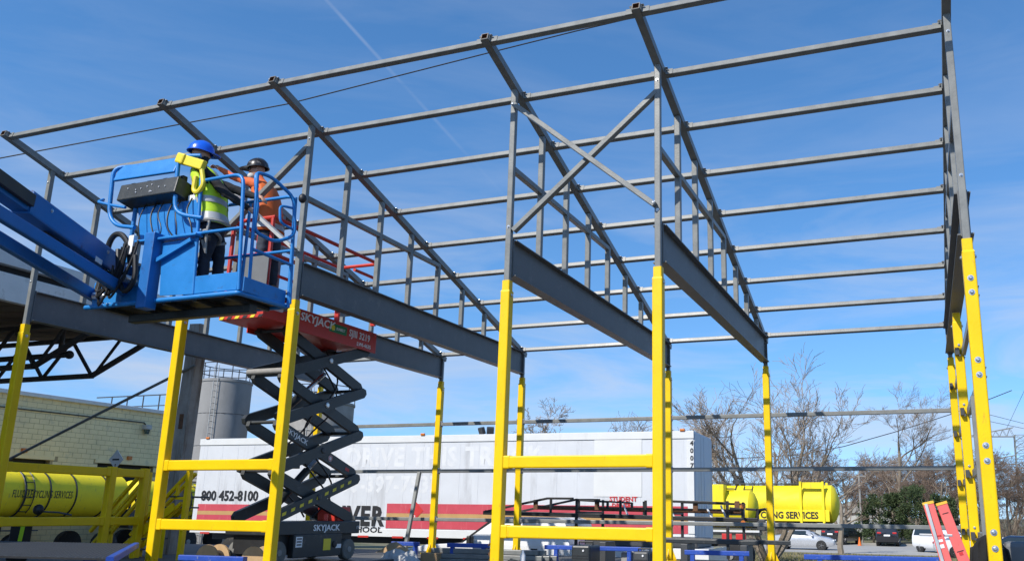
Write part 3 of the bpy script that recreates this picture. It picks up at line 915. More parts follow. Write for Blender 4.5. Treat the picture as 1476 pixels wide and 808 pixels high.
    tube('guard_post', [(X1 + 0.09, Y1 - 0.01, ZF - 0.05), (X1 + 0.04, Y1 - 0.01, ZR - 0.03)])
    q = MB(); q.ball((X1 + 0.12, Y1 + 0.02, ZR - 0.04), (0.05, 0.05, 0.06)); q.build('gate_latch', 'black', go, True)
    # control console, its cover and the tube loops round it
    yc = Y0 - 0.05
    tube('console_frame', rounded([(-4.32, yc + 0.10, 5.05), (-4.50, yc, 5.02), (-4.46, yc, 4.40), (-4.32, yc, 4.24), (-4.00, yc, 4.18)], 0.12), 0.025)
    tube('console_frame', rounded([(-3.20, yc + 0.10, 5.04), (-3.44, yc, 5.03), (-3.40, yc, 4.36), (-3.28, yc, 4.26), (-2.98, yc + 0.03, 4.20)], 0.12), 0.025)
    q = MB(); q.cbox((-3.965, yc + 0.03, 4.935), (0.99, 0.035, 0.225), 0.012, (R(-16), R(0.6), 0)); q.build('console_cover', B, T)
    cb = MB(); cb.cbox((-3.83, yc + 0.12, 4.615), (0.93, 0.34, 0.22), 0.014, (R(-10), 0, 0)); co = cb.build('control_console', 'lift_dark', T)
    rnd = random.Random(3)
    for k in range(11):
        q = MB(); c = V(-4.15 + rnd.random() * 0.62, yc - 0.061, 4.58 + rnd.random() * 0.12)
        c.y = yc - 0.052 - (c.z - 4.615) * math.tan(R(10)) * -1 - 0.008
        q.ball(c, 0.008, 6, 4); q.build('switch', 'letter_white', co)
    for k in range(4):
        q = MB(); q.cbox((-4.2 + 0.26 * k, yc + 0.09, 4.765), (0.07, 0.07, 0.07), 0.01); q.build('joystick_boot', 'black', co)
    q = MB(); q.cbox((-3.28, yc + 0.16, 4.47), (0.11, 0.09, 0.17), 0.01); wb = q.build('junction_box', 'white', T)
    tube('console_frame', rounded([(-4.72, yc + 0.1, 4.66), (-4.66, yc - 0.02, 4.58), (-4.45, yc, 4.52), (-4.2, yc, 4.46)], 0.05), 0.018)
    for x in (-4.22, -3.86): tube('console_post', [(x, yc + 0.16, 3.80), (x, yc + 0.16, 4.55)], 0.026)
    q = MB(); q.poly([(-4.12, Y0 + 0.06, 4.48), (-3.14, Y0 + 0.06, 4.48), (-3.10, Y0 + 0.06, 3.98), (-4.00, Y0 + 0.06, 4.02)], 0.012, (0, 1, 0)); q.build('back_plate', B, T)
    q = MB(); q.cbox((-3.45, yc + 0.02, 3.985), (0.95, 0.12, 0.03), 0.008); q.build('step_plate', B, T)
    # rotator: vertical beam, side plates, gusset
    q = MB(); q.cbox((-3.64, Y0 - 0.05, 3.60), (0.15, 0.16, 0.92), 0.012); rt_ = q.build('rotator', 'boom_blue_shaded', T)
    q = MB(); q.poly([(-3.55, Y0 - 0.02, 3.95), (-3.03, Y0 - 0.02, 3.96), (-2.99, Y0 - 0.02, 3.28), (-3.48, Y0 - 0.02, 3.30)], 0.014, (0, 1, 0)); q.build('front_plate', B, T)
    q = MB(); q.bar((-3.56, Y0 - 0.06, 3.72), (-3.06, Y0 - 0.06, 3.93), 0.03, 0.05); q.build('gusset', B, T)
    q = MB(); q.cbox((-4.02, Y0 + 0.1, 3.50), (0.34, 0.10, 0.46), 0.015); q.build('pivot_plate', B, T)
    q = MB(); q.cbox((-4.48, Y0 + 0.12, 3.44), (0.50, 0.02, 0.30), 0.01); q.build('left_plate', B, T)
    q = MB(); q.cyl((-3.95, Y0 - 0.14, 3.52), (-3.95, Y0 + 0.2, 3.52), 0.05, 14); q.build('pivot_pin', 'zinc', T, True)
    # jib arms running off to the left and towards the viewer: a deep box arm with a sleeve and two parallel links
    e0 = V(-4.428, -1.913, 3.763); d_ = (V(-3.493, -4.017, 3.918) - e0).normalized()
    sd = d_.cross(V(0, 0, 1)).normalized() * -1
    q = MB(); q.bar(e0 - d_ * 0.1, e0 + d_ * 5.6, 0.18, 0.215, r=0.02); ja = q.build('jib_arm', 'boom_blue_shaded', T)
    q = MB(); q.bar(e0 + d_ * 0.22, e0 + d_ * 1.95, 0.205, 0.255, r=0.02); q.build('arm_sleeve', 'boom_blue_shaded', ja)
    q = MB(); q.bar(e0 + d_ * 0.5 + sd * 0.106 + V(0, 0, -0.12), e0 + d_ * 0.64 + sd * 0.106 + V(0, 0, -0.12), 0.01, 0.06, r=0.002); q.build('sticker', 'letter_white', ja)
    for k in range(2):
        bolt(e0 + d_ * (0.4 + 1.2 * k) + sd * 0.103 + V(0, 0, 0.05), sd, ja, 0.9)
    f0 = V(-4.213, -1.742, 3.409); d2_ = (V(-3.412, -4.021, 3.623) - f0).normalized()
    q = MB(); q.bar(f0, f0 + d2_ * 5.6, 0.08, 0.135, r=0.015); l1 = q.build('parallel_link', 'boom_blue_shaded', T)
    f1 = V(-4.934, -1.58, 3.439); d3_ = (V(-3.829, -3.708, 3.503) - f1).normalized()
    q = MB(); q.bar(f1, f1 + d3_ * 5.6, 0.08, 0.14, r=0.015); q.build('parallel_link', 'boom_blue_shaded', T)
    q = MB(); q.cyl(f0 + sd * 0.09, f0 - sd * 0.5, 0.045, 14); q.build('link_pin', 'zinc', T, True)
    # the rest of the machine, outside the left edge: knuckle, main boom, turntable, chassis
    kn = e0 + d_ * 5.6
    q = MB(); q.cbox(kn + V(0, 0, -0.15), (0.5, 0.5, 0.9), 0.04); q.build('knuckle', 'boom_blue_shaded', T)
    q = MB(); q.bar(kn + V(-.1, 0, -.1), V(-9.6, -10.6, 0.9), 0.30, 0.34, r=.03); q.build('main_boom', 'boom_blue_shaded', T)
    q = MB(); q.cbox((-9.6, -10.6, 0.35), (1.9, 1.5, 1.2), 0.12); q.build('turntable', 'boom_blue_shaded', T)
    q = MB(); q.cbox((-9.6, -10.6, -0.42), (2.6, 1.7, 0.4), 0.06); q.build('chassis', 'lift_dark', T)
    for sx in (-1, 1):
        for sy in (-1, 1):
            q = MB(); q.lathe((-9.6 + sx * .95, -10.6 + sy * .78, -0.70), (0, sy, 0), [(0, .3), (.03, .42), (.3, .42), (.33, .34)], 24); q.build('wheel', 'rubber', T, True)
    # hydraulic cylinder and cable chain under the arm
    q = MB(); q.cyl(e0 + d_ * 0.15 + V(0.05, 0, -0.22), e0 + d_ * 1.5 + V(0, 0, -0.18), 0.05, 12); q.build('hydraulic_cylinder', 'black', T, True)
    q = MB(); q.cyl(e0 + d_ * -0.25 + V(0.05, 0, -0.22), e0 + d_ * 0.15 + V(0.05, 0, -0.22), 0.028, 12); q.build('cylinder_rod', 'zinc', T, True)
    q = MB(); q.bar(e0 + d_ * 1.97 + sd * 0.12, e0 + d_ * 3.2 + sd * 0.12, 0.05, 0.13); q.build('hose_carrier', 'black', T)
    # looping hydraulic hoses
    rnd = random.Random(11)
    for k in range(9):
        a0 = V(-4.12 + 0.03 * k, Y0 - 0.05 - 0.02 * (k % 3), 3.93)
        drop = 0.30 + 0.26 * rnd.random()
        pts = []
        for j in range(17):
            t = j / 16
            ang = math.pi * t
            pts.append(a0 + V(-0.12 + 0.16 * math.cos(ang + 0.4) * (1 + 0.15 * k / 9), -0.05 + 0.03 * math.sin(7 * t + k), -drop * math.sin(ang) + 0.05 * math.sin(5 * t + k) - 0.25 * t))
        q = MB(); q.tube(pts, 0.019 if k % 2 else 0.014, 7); q.build('hose', 'hose', T, True)
    pts = [V(-4.34, Y0 - 0.02, 3.62), V(-4.42, Y0 - 0.04, 3.95), V(-4.34, Y0 - 0.05, 4.12), V(-4.20, Y0 - 0.05, 4.13), V(-4.06, Y0 - 0.04, 3.98), V(-4.0, Y0 - 0.04, 3.75)]
    q = MB(); q.tube(rounded(pts, 0.12, 5), 0.034, 9); q.build('hose', 'hose', T, True)
    q = MB(); q.tube(rounded([(-4.15, Y0 - 0.1, 3.9), (-4.05, Y0 - 0.12, 3.5), (-3.92, Y0 - 0.12, 3.32), (-3.80, Y0 - 0.1, 3.5), (-3.86, Y0 - 0.1, 3.8)], 0.12, 5), 0.03, 9); q.build('hose', 'hose', T, True)
    q = MB(); q.cbox((-3.98, Y0 - 0.06, 3.95), (0.08, 0.06, 0.24), 0.008); q.build('hose_clamp', 'letter_white', T)
    for k in range(6):
        x = -3.98 + 0.14 * k + 0.03 * (k % 2)
        q = MB(); q.tube(rounded([(x, yc + 0.10, 4.50), (x + 0.01, yc + 0.02, 4.32), (x + 0.05 + 0.05 * (k % 3), yc + 0.0, 4.12), (x + 0.08 + 0.07 * (k % 2), yc + 0.03, 4.00)], 0.10), 0.007 + 0.003 * (k % 2), 6); q.build('wire', 'hose', T, True)
    # yellow secondary guard bracket over the top rail
    yb = MB(); yb.cbox((-3.24, Y0 - 0.02, 4.93), (0.40, 0.07, 0.12), 0.012, (0, R(20), 0)); yo = yb.build('guard_bracket', 'label_yellow', T)
    q = MB(); q.cbox((-3.40, Y0 - 0.03, 4.99), (0.13, 0.10, 0.13), 0.02, (0, R(20), 0)); q.build('bracket_end', 'label_yellow', yo)
    q = MB(); q.tube(rounded([(-3.10, Y0 - 0.02, 4.88), (-3.02, Y0 - 0.02, 4.62), (-3.10, Y0 - 0.02, 4.52), (-3.17, Y0 - 0.02, 4.56), (-3.16, Y0 - 0.02, 4.74)], 0.05), 0.028, 8); q.build('bracket_hook', 'label_yellow', yo, True)
    # real size and place: guard rails 1.27 m high
    s = 0.92
    def bake(o):
        for c in o.children:
            c.location = c.location * s
            if c.data is BOLT: c.scale = c.scale * s
            else: c.data.transform(Matrix.Scale(s, 4))
            bake(c)
    bake(T)
    T.location = V(0.381, -0.742, 0.072)
    return T
boom_lift()

# ================================================================== people
def person(name, label, J, mats, fwd, girth=1.0):
    """J: joints in world coordinates. One continuous body grown by a voxel remesh of tapered limbs."""
    T = thing(name, label, 'person', (J['hip'].x, J['hip'].y, J['floor']))
    O = T.location.copy()
    f = Vector(fwd).normalized(); rt = f.cross(V(0, 0, 1)).normalized()
    b = MB(); tagp = []
    def limb(pts, rad, m):
        pts = [Vector(p) for p in pts]
        b.tube([p - O for p in pts], rad, 12)
        b.ball(pts[0] - O, rad[0], 10, 6); b.ball(pts[-1] - O, rad[-1], 10, 6)
        for i in range(len(pts) - 1):
            for k in range(9):
                t = k / 8
                tagp.append((pts[i].lerp(pts[i + 1], t) - O, m, rad[i] * (1 - t) + rad[i + 1] * t))
    # torso as a loft of ovals from crotch to neck
    hip, ch, nk = J['hip'], J['chest'], J['neck']
    sh = (nk * 0.82 + ch * 0.18)
    rings = [(hip + V(0, 0, -0.10), .13, .10, 'legs'), (hip, .175, .125, 'legs'), (hip.lerp(ch, .35), .16, .115, 'top'), (ch, .185, .135, 'top'), (ch.lerp(nk, .55), .185, .12, 'top'), (sh, .13, .085, 'top'), (nk, .06, .06, 'top')]
    n = 16; vs = []; fs = []
    for c, a, d, m in rings:
        for k in range(n):
            t = 2 * math.pi * k / n
            vs.append(c - O + rt * (a * girth * math.cos(t)) + f * (d * girth * math.sin(t)))
    for i in range(len(rings) - 1):
        for k in range(n):
            fs.append((i * n + k, i * n + (k + 1) % n, (i + 1) * n + (k + 1) % n, (i + 1) * n + k))
        for k in range(7):
            t = k / 6
            for sgn in (-1, 0, 1):
                tagp.append((rings[i][0].lerp(rings[i + 1][0], t) - O + rt * sgn * 0.09, rings[i][3] if t < .6 else rings[i + 1][3], 0.12))
    fs += [tuple(range(n))[::-1], tuple(range((len(rings) - 1) * n, len(rings) * n))]
    b.add(vs, fs)
    hd = J['head']
    hf = Vector(J.get('look', fwd)).normalized(); hr = hf.cross(V(0, 0, 1)).normalized()
    limb([nk - V(0, 0, .03), hd - V(0, 0, .06)], [.060, .055], 'skin')
    yaw = math.atan2(hf.y, hf.x)
    b.ball(hd - O, (0.098, 0.076, 0.118), 16, 12, (0, 0, yaw))
    b.ball(hd - O + hf * 0.03 - V(0, 0, .065), (0.062, 0.052, 0.055), 12, 8, (0, 0, yaw))
    b.ball(hd - O + hf * 0.098 - V(0, 0, .012), (0.020, 0.013, 0.024), 8, 6, (0, 0, yaw))
    for sgn in (-1, 1):
        b.ball(hd - O + hr * sgn * 0.078 - V(0, 0, .01) - hf * 0.01, (0.018, 0.010, 0.030), 8, 6, (0, 0, yaw))
    for dz in (-.1, -.05, 0, .05, .1):
        tagp.append((hd - O + V(0, 0, dz), 'skin', .08))
    # arms
    for sd_, sgn in (('L', -1), ('R', 1)):
        s0 = sh + rt * sgn * 0.165 * girth - V(0, 0, .035)
        e, w = J['elbow' + sd_], J['hand' + sd_]
        limb([s0, s0.lerp(e, .5), e], [.066, .058, .047], 'top')
        wd = (w - e).normalized()
        limb([e, e.lerp(w, .35), w - wd * 0.03], [.047, .044, .032], 'top')
        p0 = w
        b.ball(p0 + wd * 0.045 - O, (0.05, 0.04, 0.02), 10, 8, (0, 0, math.atan2(wd.y, wd.x)))
        limb([w - wd * .02, w + wd * .05], [.027, .030], 'skin')
        side = wd.cross(V(0, 0, 1)).normalized(); dn = (side.cross(wd)).normalized() * -1
        for k, ln in enumerate((.068, .078, .072, .055)):
            q0 = w + wd * 0.075 + side * (k - 1.5) * 0.021
            q1 = q0 + wd * ln * .5 + dn * 0.006; q2 = q1 + wd * ln * .30 + dn * ln * .35; q3 = q2 + dn * ln * .3 + wd * ln * .05
            limb([q0, q1, q2, q3], [.0105, .010, .009, .008], 'skin')
        t0 = w + wd * 0.03 - side * 0.032
        limb([t0, t0 - side * .03 + wd * .025, t0 - side * .03 + wd * .055 + dn * .02], [.013, .012, .010], 'skin')
    # legs and boots
    for sgn, kk in ((-1, 'kneeL'), (1, 'kneeR')):
        h0 = hip + rt * sgn * 0.09 * girth - V(0, 0, .06)
        kn = J[kk]; an = J['ankle' + kk[-1]]
        limb([h0, h0.lerp(kn, .5), kn], [.092 * girth, .082 * girth, .062], 'legs')
        limb([kn, kn.lerp(an, .35), an], [.062, .064, .050], 'legs')
        b.ball(an - O + f * 0.06 - V(0, 0, .055), (0.145, 0.052, 0.045), 12, 8, (0, 0, math.atan2(f.y, f.x)))
        b.ball(an - O - V(0, 0, .03), (0.058, 0.052, 0.07), 10, 8)
        for k in range(5):
            tagp.append((an - O + f * (-0.03 + 0.05 * k) - V(0, 0, .06), 'boot', .05))
        tagp.append((an - O - V(0, 0, .02), 'boot', .05))
    me0 = b.mesh('body_raw')
    ob = bpy.data.objects.new('body_raw', me0); COL.objects.link(ob)
    md = ob.modifiers.new('r', 'REMESH'); md.mode = 'VOXEL'; md.voxel_size = 0.0125; md.adaptivity = 0.0
    sm = ob.modifiers.new('s', 'SMOOTH'); sm.factor = 0.5; sm.iterations = 4
    dg = bpy.context.evaluated_depsgraph_get(); dg.update()
    me = bpy.data.meshes.new_from_object(ob.evaluated_get(dg))
    bpy.data.objects.remove(ob); bpy.data.meshes.remove(me0)
    me.name = 'body'
    keys = ['top', 'legs', 'skin', 'boot']
    me.materials.clear()
    for k in keys: me.materials.append(MATS[mats[k]])
    # cloth folds on sleeves and trouser legs
    nrms = [v_.normal.copy() for v_ in me.vertices]
    for v_, vn in zip(me.vertices, nrms):
        c = v_.co.copy()
        a = mnoise.noise(c * 14) * 0.006 + mnoise.noise(V(c.x * 6, c.y * 6, c.z * 22)) * 0.005
        v_.co = c + vn * a * (0.25 if (c + O - hd).length < 0.2 else 1.0)
    from mathutils import kdtree
    kd = kdtree.KDTree(len(tagp))
    for i, q in enumerate(tagp): kd.insert(q[0], i)
    kd.balance()
    cents = [p.center.copy() for p in me.polygons]
    for p, pc in zip(me.polygons, cents):
        best = min(kd.find_n(pc, 14), key=lambda q: q[2] - tagp[q[1]][2])
        best = tagp[best[1]]
        p.material_index = keys.index(best[1]); p.use_smooth = True
    link('body', me, None, T)
    return T, O, f, rt, rings

def hard_hat(T, O, hd, f, m, tilt=0.0, brim=0.05):
    """shell with a ridge, a peak at the front and a rim all round"""
    n = 24; yaw = math.atan2(f.y, f.x)
    M = Matrix.Rotation(yaw, 3, 'Z') @ Matrix.Rotation(tilt, 3, 'Y')
    b = MB(); prof = [(0.0, .128), (.03, .127), (.07, .117), (.105, .092), (.130, .055), (.142, .012)]
    vs = []; fs = []
    for z, r in prof:
        for k in range(n):
            t = 2 * math.pi * k / n
            vs.append(M @ V(r * 1.10 * math.cos(t), r * 0.92 * math.sin(t), z) + hd - O + V(0, 0, .035))
    for i in range(len(prof) - 1):
        for k in range(n):
            fs.append((i * n + k, i * n + (k + 1) % n, (i + 1) * n + (k + 1) % n, (i + 1) * n + k))
    fs.append(tuple(range((len(prof) - 1) * n, len(prof) * n)))
    b.add(vs, fs)
    o = b.build('hard_hat', m, T, True)
    b = MB(); vs = []; fs = []
    for rr, z in ((1.0, .004), (1.0, -.006)):
        for k in range(n):
            t = 2 * math.pi * k / n
            ex = .013 + brim * max(0, math.cos(t)) ** 2 * 1.2
            vs.append(M @ V((.127 * 1.10 + ex) * math.cos(t), (.127 * .92 + .013) * math.sin(t), z - .012 * max(0, math.cos(t))) + hd - O + V(0, 0, .035))
    for rr, z in ((1.0, .004), (1.0, -.006)):
        for k in range(n):
            t = 2 * math.pi * k / n
            vs.append(M @ V(.120 * 1.10 * math.cos(t), .120 * .92 * math.sin(t), z) + hd - O + V(0, 0, .035))
    for k in range(n):
        l = (k + 1) % n
        fs += [(k, l, n + l, n + k), (k, 2 * n + k, 2 * n + l, l), (n + k, n + l, 3 * n + l, 3 * n + k)]
    b.add(vs, fs); b.build('brim', m, o, True)
    b = MB(); b.tube([M @ V(.125 * math.cos(a), 0, .128 * math.sin(a) + .012) + hd - O + V(0, 0, .035) for a in [math.pi * (.12 + .76 * k / 10) for k in range(11)]], .012, 6); b.build('ridge', m, o, True)
    return o

def vest(T, O, f, rt, hip, ch, nk, m, girth=1.0, grow=.024, braces=True):
    sh = nk * 0.82 + ch * 0.18
    rings = [(hip.lerp(ch, -.02), .185, .135), (hip.lerp(ch, .35), .168, .125), (hip.lerp(ch, .7), .178, .135), (ch, .190, .142), (ch.lerp(nk, .45), .192, .132), (ch.lerp(nk, .72), .165, .110), (sh, .125, .085)]
    n = 28; b = MB(); vs = []; fs = []
    for i, (c, a, d) in enumerate(rings):
        for k in range(n):
            t = 2 * math.pi * k / n
            w = grow + 0.006 * math.sin(3 * t + i)
            vs.append(c - O + rt * ((a * girth + w) * math.cos(t)) + f * ((d * girth + w) * math.sin(t)))
    for i in range(len(rings) - 1):
        for k in range(n):
            if k == 7 and i >= 0: continue                      # open down the front
            if i in (3, 4) and k in (27, 0, 13, 14): continue   # arm holes
            fs.append((i * n + k, i * n + (k + 1) % n, (i + 1) * n + (k + 1) % n, (i + 1) * n + k))
    b.add(vs, fs)
    o = b.build('safety_vest', m, T, True)
    sol = o.modifiers.new('s', 'SOLIDIFY'); sol.thickness = 0.006
    def band(i0, t0, i1, t1, nm='reflective_band', m_='tape_silver'):
        q = MB(); vs = []; fs = []
        for (i, t_) in ((i0, t0), (i1, t1)):
            a = rings[i]; c_ = rings[i + 1]
            c = a[0].lerp(c_[0], t_); ra = a[1] * (1 - t_) + c_[1] * t_; rd = a[2] * (1 - t_) + c_[2] * t_
            for k in range(n):
                t = 2 * math.pi * k / n
                w = grow + 0.006 * math.sin(3 * t + i) + .006
                vs.append(c - O + rt * ((ra * girth + w) * math.cos(t)) + f * ((rd * girth + w) * math.sin(t)))
        for k in range(n):
            if k == 7: continue
            fs.append((k, (k + 1) % n, n + (k + 1) % n, n + k))
        q.add(vs, fs); q.build(nm, m_, o, True)
    band(0, .25, 0, .75)
    if braces: band(1, .5, 1, .95)
    for sgn in (-1, 1) if braces else ():
        for ff in (-1, 1):
            q = MB(); vs = []; fs = []
            seq = [(2, .2), (3, 0), (3, .6), (4, .3), (5, 0), (5, .7)]
            for (i, t_) in seq:
                a = rings[i]; c_ = rings[i + 1]; c = a[0].lerp(c_[0], t_); ra = (a[1] * (1 - t_) + c_[1] * t_) * girth + grow; rd = (a[2] * (1 - t_) + c_[2] * t_) * girth + grow
                for off in (-.028, .028):
                    x = sgn * .105 + off
                    x = max(-ra * .97, min(ra * .97, x))
                    y = rd * math.sqrt(max(0.02, 1 - (x / ra) ** 2)) + .008
                    vs.append(c - O + rt * x + f * ff * y)
            for k in range(len(seq) - 1):
                fs.append((2 * k, 2 * k + 1, 2 * k + 3, 2 * k + 2))
            q.add(vs, fs); q.build('reflective_band', 'tape_silver', o, True)
    return o

# worker in the lime vest and blue hat, facing right, back half turned to the viewer
J1 = dict(head=V(-2.735, -2.40, 4.80), neck=V(-2.68, -2.40, 4.655), chest=V(-2.55, -2.38, 4.36), hip=V(-2.45, -2.36, 3.93), floor=3.095,
          elbowR=V(-2.24, -2.44, 4.26), handR=V(-2.04, -2.28, 4.11), elbowL=V(-2.36, -2.06, 4.42), handL=V(-2.14, -2.08, 4.34),
          kneeL=V(-2.42, -2.26, 3.54), kneeR=V(-2.41, -2.47, 3.54), ankleL=V(-2.42, -2.25, 3.19), ankleR=V(-2.40, -2.48, 3.19), look=(0.75, 0.65, 0.0))
T1, O1, f1_, r1_, rg1 = person('person', 'worker in blue hard hat and lime safety vest reaching across the blue basket', J1,
                               dict(top='shirt_black', legs='trousers_navy', skin='skin', boot='boot'), (0.85, 0.52, 0), 1.05)
hard_hat(T1, O1, J1['head'] + V(0, 0, .0), Vector(J1['look']).normalized(), 'hat_blue', 0.08)
vest(T1, O1, f1_, r1_, J1['hip'], J1['chest'], J1['neck'], 'vest_lime', 1.05)
# harness: leg loops, waist belt and back strap
hb = MB()
for k, (dz, rr) in enumerate(((0.0, 1.0),)):
    hb.tube([J1['hip'] - O1 + V(0, 0, .01) + r1_ * (.21 * math.cos(a * math.pi / 12)) + f1_ * (.16 * math.sin(a * math.pi / 12)) for a in range(24)], .022, 6, closed=True)
for sgn in (-1, 1):
    c = J1['hip'] - O1 + r1_ * sgn * 0.10 - V(0, 0, .16)
    hb.tube([c + r1_ * (.108 * math.cos(a * math.pi / 10)) + f1_ * (.108 * math.sin(a * math.pi / 10)) + V(0, 0, .05 * sgn * math.cos(a * math.pi / 10)) for a in range(20)], .018, 6, closed=True)
hb.tube([J1['hip'] - O1 + r1_ * .21, J1['hip'] - O1 + r1_ * .25 - V(0, 0, .18), J1['hip'] - O1 + r1_ * .20 - V(0, 0, .36), J1['hip'] - O1 + r1_ * .20 - f1_ * .05 - V(0, 0, .22)], .016, 6)
hb.build('harness', 'strap_grey', T1, True)

# worker in orange on the red lift's extension deck, dark patterned hat, facing left, an arm stretched to the rafter
SC2 = 1.14
B2 = V(-4.03, 0.16, 3.97)
J2 = dict(head=V(-4.405, .15, 5.895), neck=V(-4.28, .16, 5.69), chest=V(-4.165, .17, 5.33), hip=V(-4.06, .18, 4.85), floor=3.97,
          elbowL=V(-4.76, .02, 5.80), handL=V(-5.06, .04, 5.98), elbowR=V(-4.12, .42, 5.22), handR=V(-4.26, .30, 5.12),
          kneeL=V(-4.05, .04, 4.43), kneeR=V(-4.05, .31, 4.43), ankleL=V(-4.02, .05, 4.085), ankleR=V(-4.02, .30, 4.085))
J2 = {k: (B2 + (v - B2) / SC2 if isinstance(v, Vector) else v) for k, v in J2.items()}
J2['look'] = (-0.84, -0.50, -0.05)
T2, O2, f2_, r2_, rg2 = person('person', 'bearded worker in orange top and dark hard hat stretching an arm over red rail', J2,
                               dict(top='shirt_orange', legs='jeans', skin='skin', boot='boot'), (-0.96, -0.22, 0), 1.08)
lk = Vector(J2['look']).normalized()
hard_hat(T2, O2, J2['head'], lk, 'hat_black', 0.05, 0.075)
vest(T2, O2, f2_, r2_, J2['hip'], J2['chest'], J2['neck'], 'vest_orange', 1.08, braces=False)
bd = MB(); bd.ball(J2['head'] - O2 + lk * .062 - V(0, 0, .085), (.058, .062, .055), 12, 8, (0, 0, math.atan2(lk.y, lk.x))); bd.build('beard', 'beard', T2, True)
gl = MB()
hr2 = lk.cross(V(0, 0, 1)).normalized()
for sgn in (-1, 1):
    c = J2['head'] - O2 + hr2 * sgn * .035 + lk * .090 + V(0, 0, .012)
    gl.cbox(c, (.016, .052, .032), .006, (0, 0, math.atan2(lk.y, lk.x)))
    gl.tube([J2['head'] - O2 + hr2 * sgn * .064 + lk * .088 + V(0, 0, .016), J2['head'] - O2 + hr2 * sgn * .083 + V(0, 0, .012)], .004, 5)
gl.build('safety_glasses', 'glass', T2, True)

T2.scale = (SC2, SC2, SC2)
T2.location = B2 + (O2 - B2) * SC2 + V(-.11, .17, .03)

# ================================================================== left: block building, canopy, pillar, tanks
def block_building():
    T = thing('block_building', 'cream painted block building with dark openings behind the yellow tanker', 'building', (-27.5, 13.0, -1.0))
    # local x = world x + 27.5, y = world y - 13, z = world z + 1
    wins = [(0.25, 2.05, 2.75, 3.64), (4.15, 6.95, 2.2, 3.66)]
    w = MB()
    y0, y1, zt = -9.0, 7.95, 6.0
    ys = sorted({y0, y1, *[q for a in wins for q in a[:2]]}); zs = sorted({0.0, zt, *[q for a in wins for q in a[2:]]})
    for i in range(len(ys) - 1):
        for k in range(len(zs) - 1):
            cy, cz = (ys[i] + ys[i + 1]) / 2, (zs[k] + zs[k + 1]) / 2
            if any(a[0] < cy < a[1] and a[2] < cz < a[3] for a in wins): continue
            w.box((-0.15, cy, cz), (0.3, ys[i + 1] - ys[i], zs[k + 1] - zs[k]))
    w.box((-4.5, y1 - 0.15, zt / 2), (8.4, 0.3, zt))
    wo = w.build('wall', 'mortar', T)
    b = MB(); b.box((0, 0, 0), (0.014, 0.386, 0.187)); bm_ = b.mesh('block'); bm_.materials.append(MATS['block'])
    half = MB(); half.box((0, 0, 0), (0.014, 0.186, 0.187)); hm = half.mesh('block'); hm.materials.append(MATS['block'])
    rest = MB(); cells = []
    rnd = random.Random(5)
    for r_ in range(30):
        z = 0.1 + r_ * 0.2
        if z > 5.95: continue
        off = 0.2 if r_ % 2 else 0.0
        y = y1 - 0.2 - off
        if off: cells.append((y1 - 0.1, z, True))
        while y > y0:
            if not any(a[0] - 0.19 < y < a[1] + 0.19 and a[2] - 0.09 < z < a[3] + 0.09 for a in wins):
                cells.append((y, z, False))
            y -= 0.4
    vis = [c for c in cells if 3.6 < c[1] < 5.95 and c[0] > -1.2]
    vis.sort(key=lambda c: abs(c[0] - 3.5) + abs(c[1] - 5.0) * 0.5)
    near = set(vis[:300])
    for c in cells:
        dx = rnd.uniform(-0.003, 0.004)
        if c in near:
            o = bpy.data.objects.new('block', hm if c[2] else bm_); COL.objects.link(o); o.parent = wo; o.location = (0.004 + dx, c[0], c[1])
        else:
            rest.box((0.004 + dx, c[0], c[1]), (0.014, 0.186 if c[2] else 0.386, 0.187))
    tag(rest.build('blocks', 'block', wo), kind='stuff')
    for a in wins:
        q = MB(); q.box((-0.25, (a[0] + a[1]) / 2, (a[2] + a[3]) / 2), (0.02, a[1] - a[0], a[3] - a[2])); q.build('opening', 'dark_opening', T)
        q = MB(); q.box((0.02, (a[0] + a[1]) / 2, a[3] + 0.09), (0.05, a[1] - a[0] + 0.3, 0.16)); q.build('lintel', 'block', T)
    q = MB(); q.cbox((-0.1, -0.5, zt + 0.07), (0.5, 17.1, 0.16), 0.02); q.build('coping', 'metal_trim', T)
    q = MB(); q.box((-4.5, -0.5, zt - 0.05), (8.6, 16.8, 0.08)); q.build('roof', 'metal_trim', T)
    q = MB(); q.tube([(0.05, -9, 5.42), (0.05, 6.1, 5.52), (0.05, 6.2, 5.45)], 0.025, 6); q.build('conduit', 'steel_dark', T)
    q = MB(); q.cbox((0.16, 6.2, 5.32), (0.3, 0.28, 0.2), 0.03); lo = q.build('wall_lamp', 'steel_pale', T)
    q = MB(); q.cyl((0.18, 6.2, 5.22), (0.18, 6.2, 5.02), 0.13, 12, 0.10); q.build('lamp_lens', 'glass_green', lo, True)
    for y in (5.6, 0.9):
        q = MB(); q.cbox((0.06, y, 3.95), (0.12, 0.2, 0.16), 0.02); q.build('wall_lamp', 'amber', T)
    q = MB(); q.poly([(-3, 2.0, 6.0), (-3, 5.2, 6.0), (-3, 5.2, 6.25), (-3, 2.6, 6.35), (-3, 2.0, 6.2)], -2.0, (1, 0, 0)); q.build('roof_monitor', 'deck_wood', T)
    for k in range(4):
        q = MB(); q.tube([(-1.0 - k, 7.7, 6.0), (-1.0 - k, 7.7, 7.0)], 0.03, 5); q.build('roof_rail_post', 'steel_dark', T)
    q = MB(); q.tube([(-0.6, 7.7, 7.0), (-5, 7.7, 7.0)], 0.03, 5); q.tube([(-0.6, 7.7, 6.5), (-5, 7.7, 6.5)], 0.025, 5); q.build('roof_rail', 'steel_dark', T)
block_building()

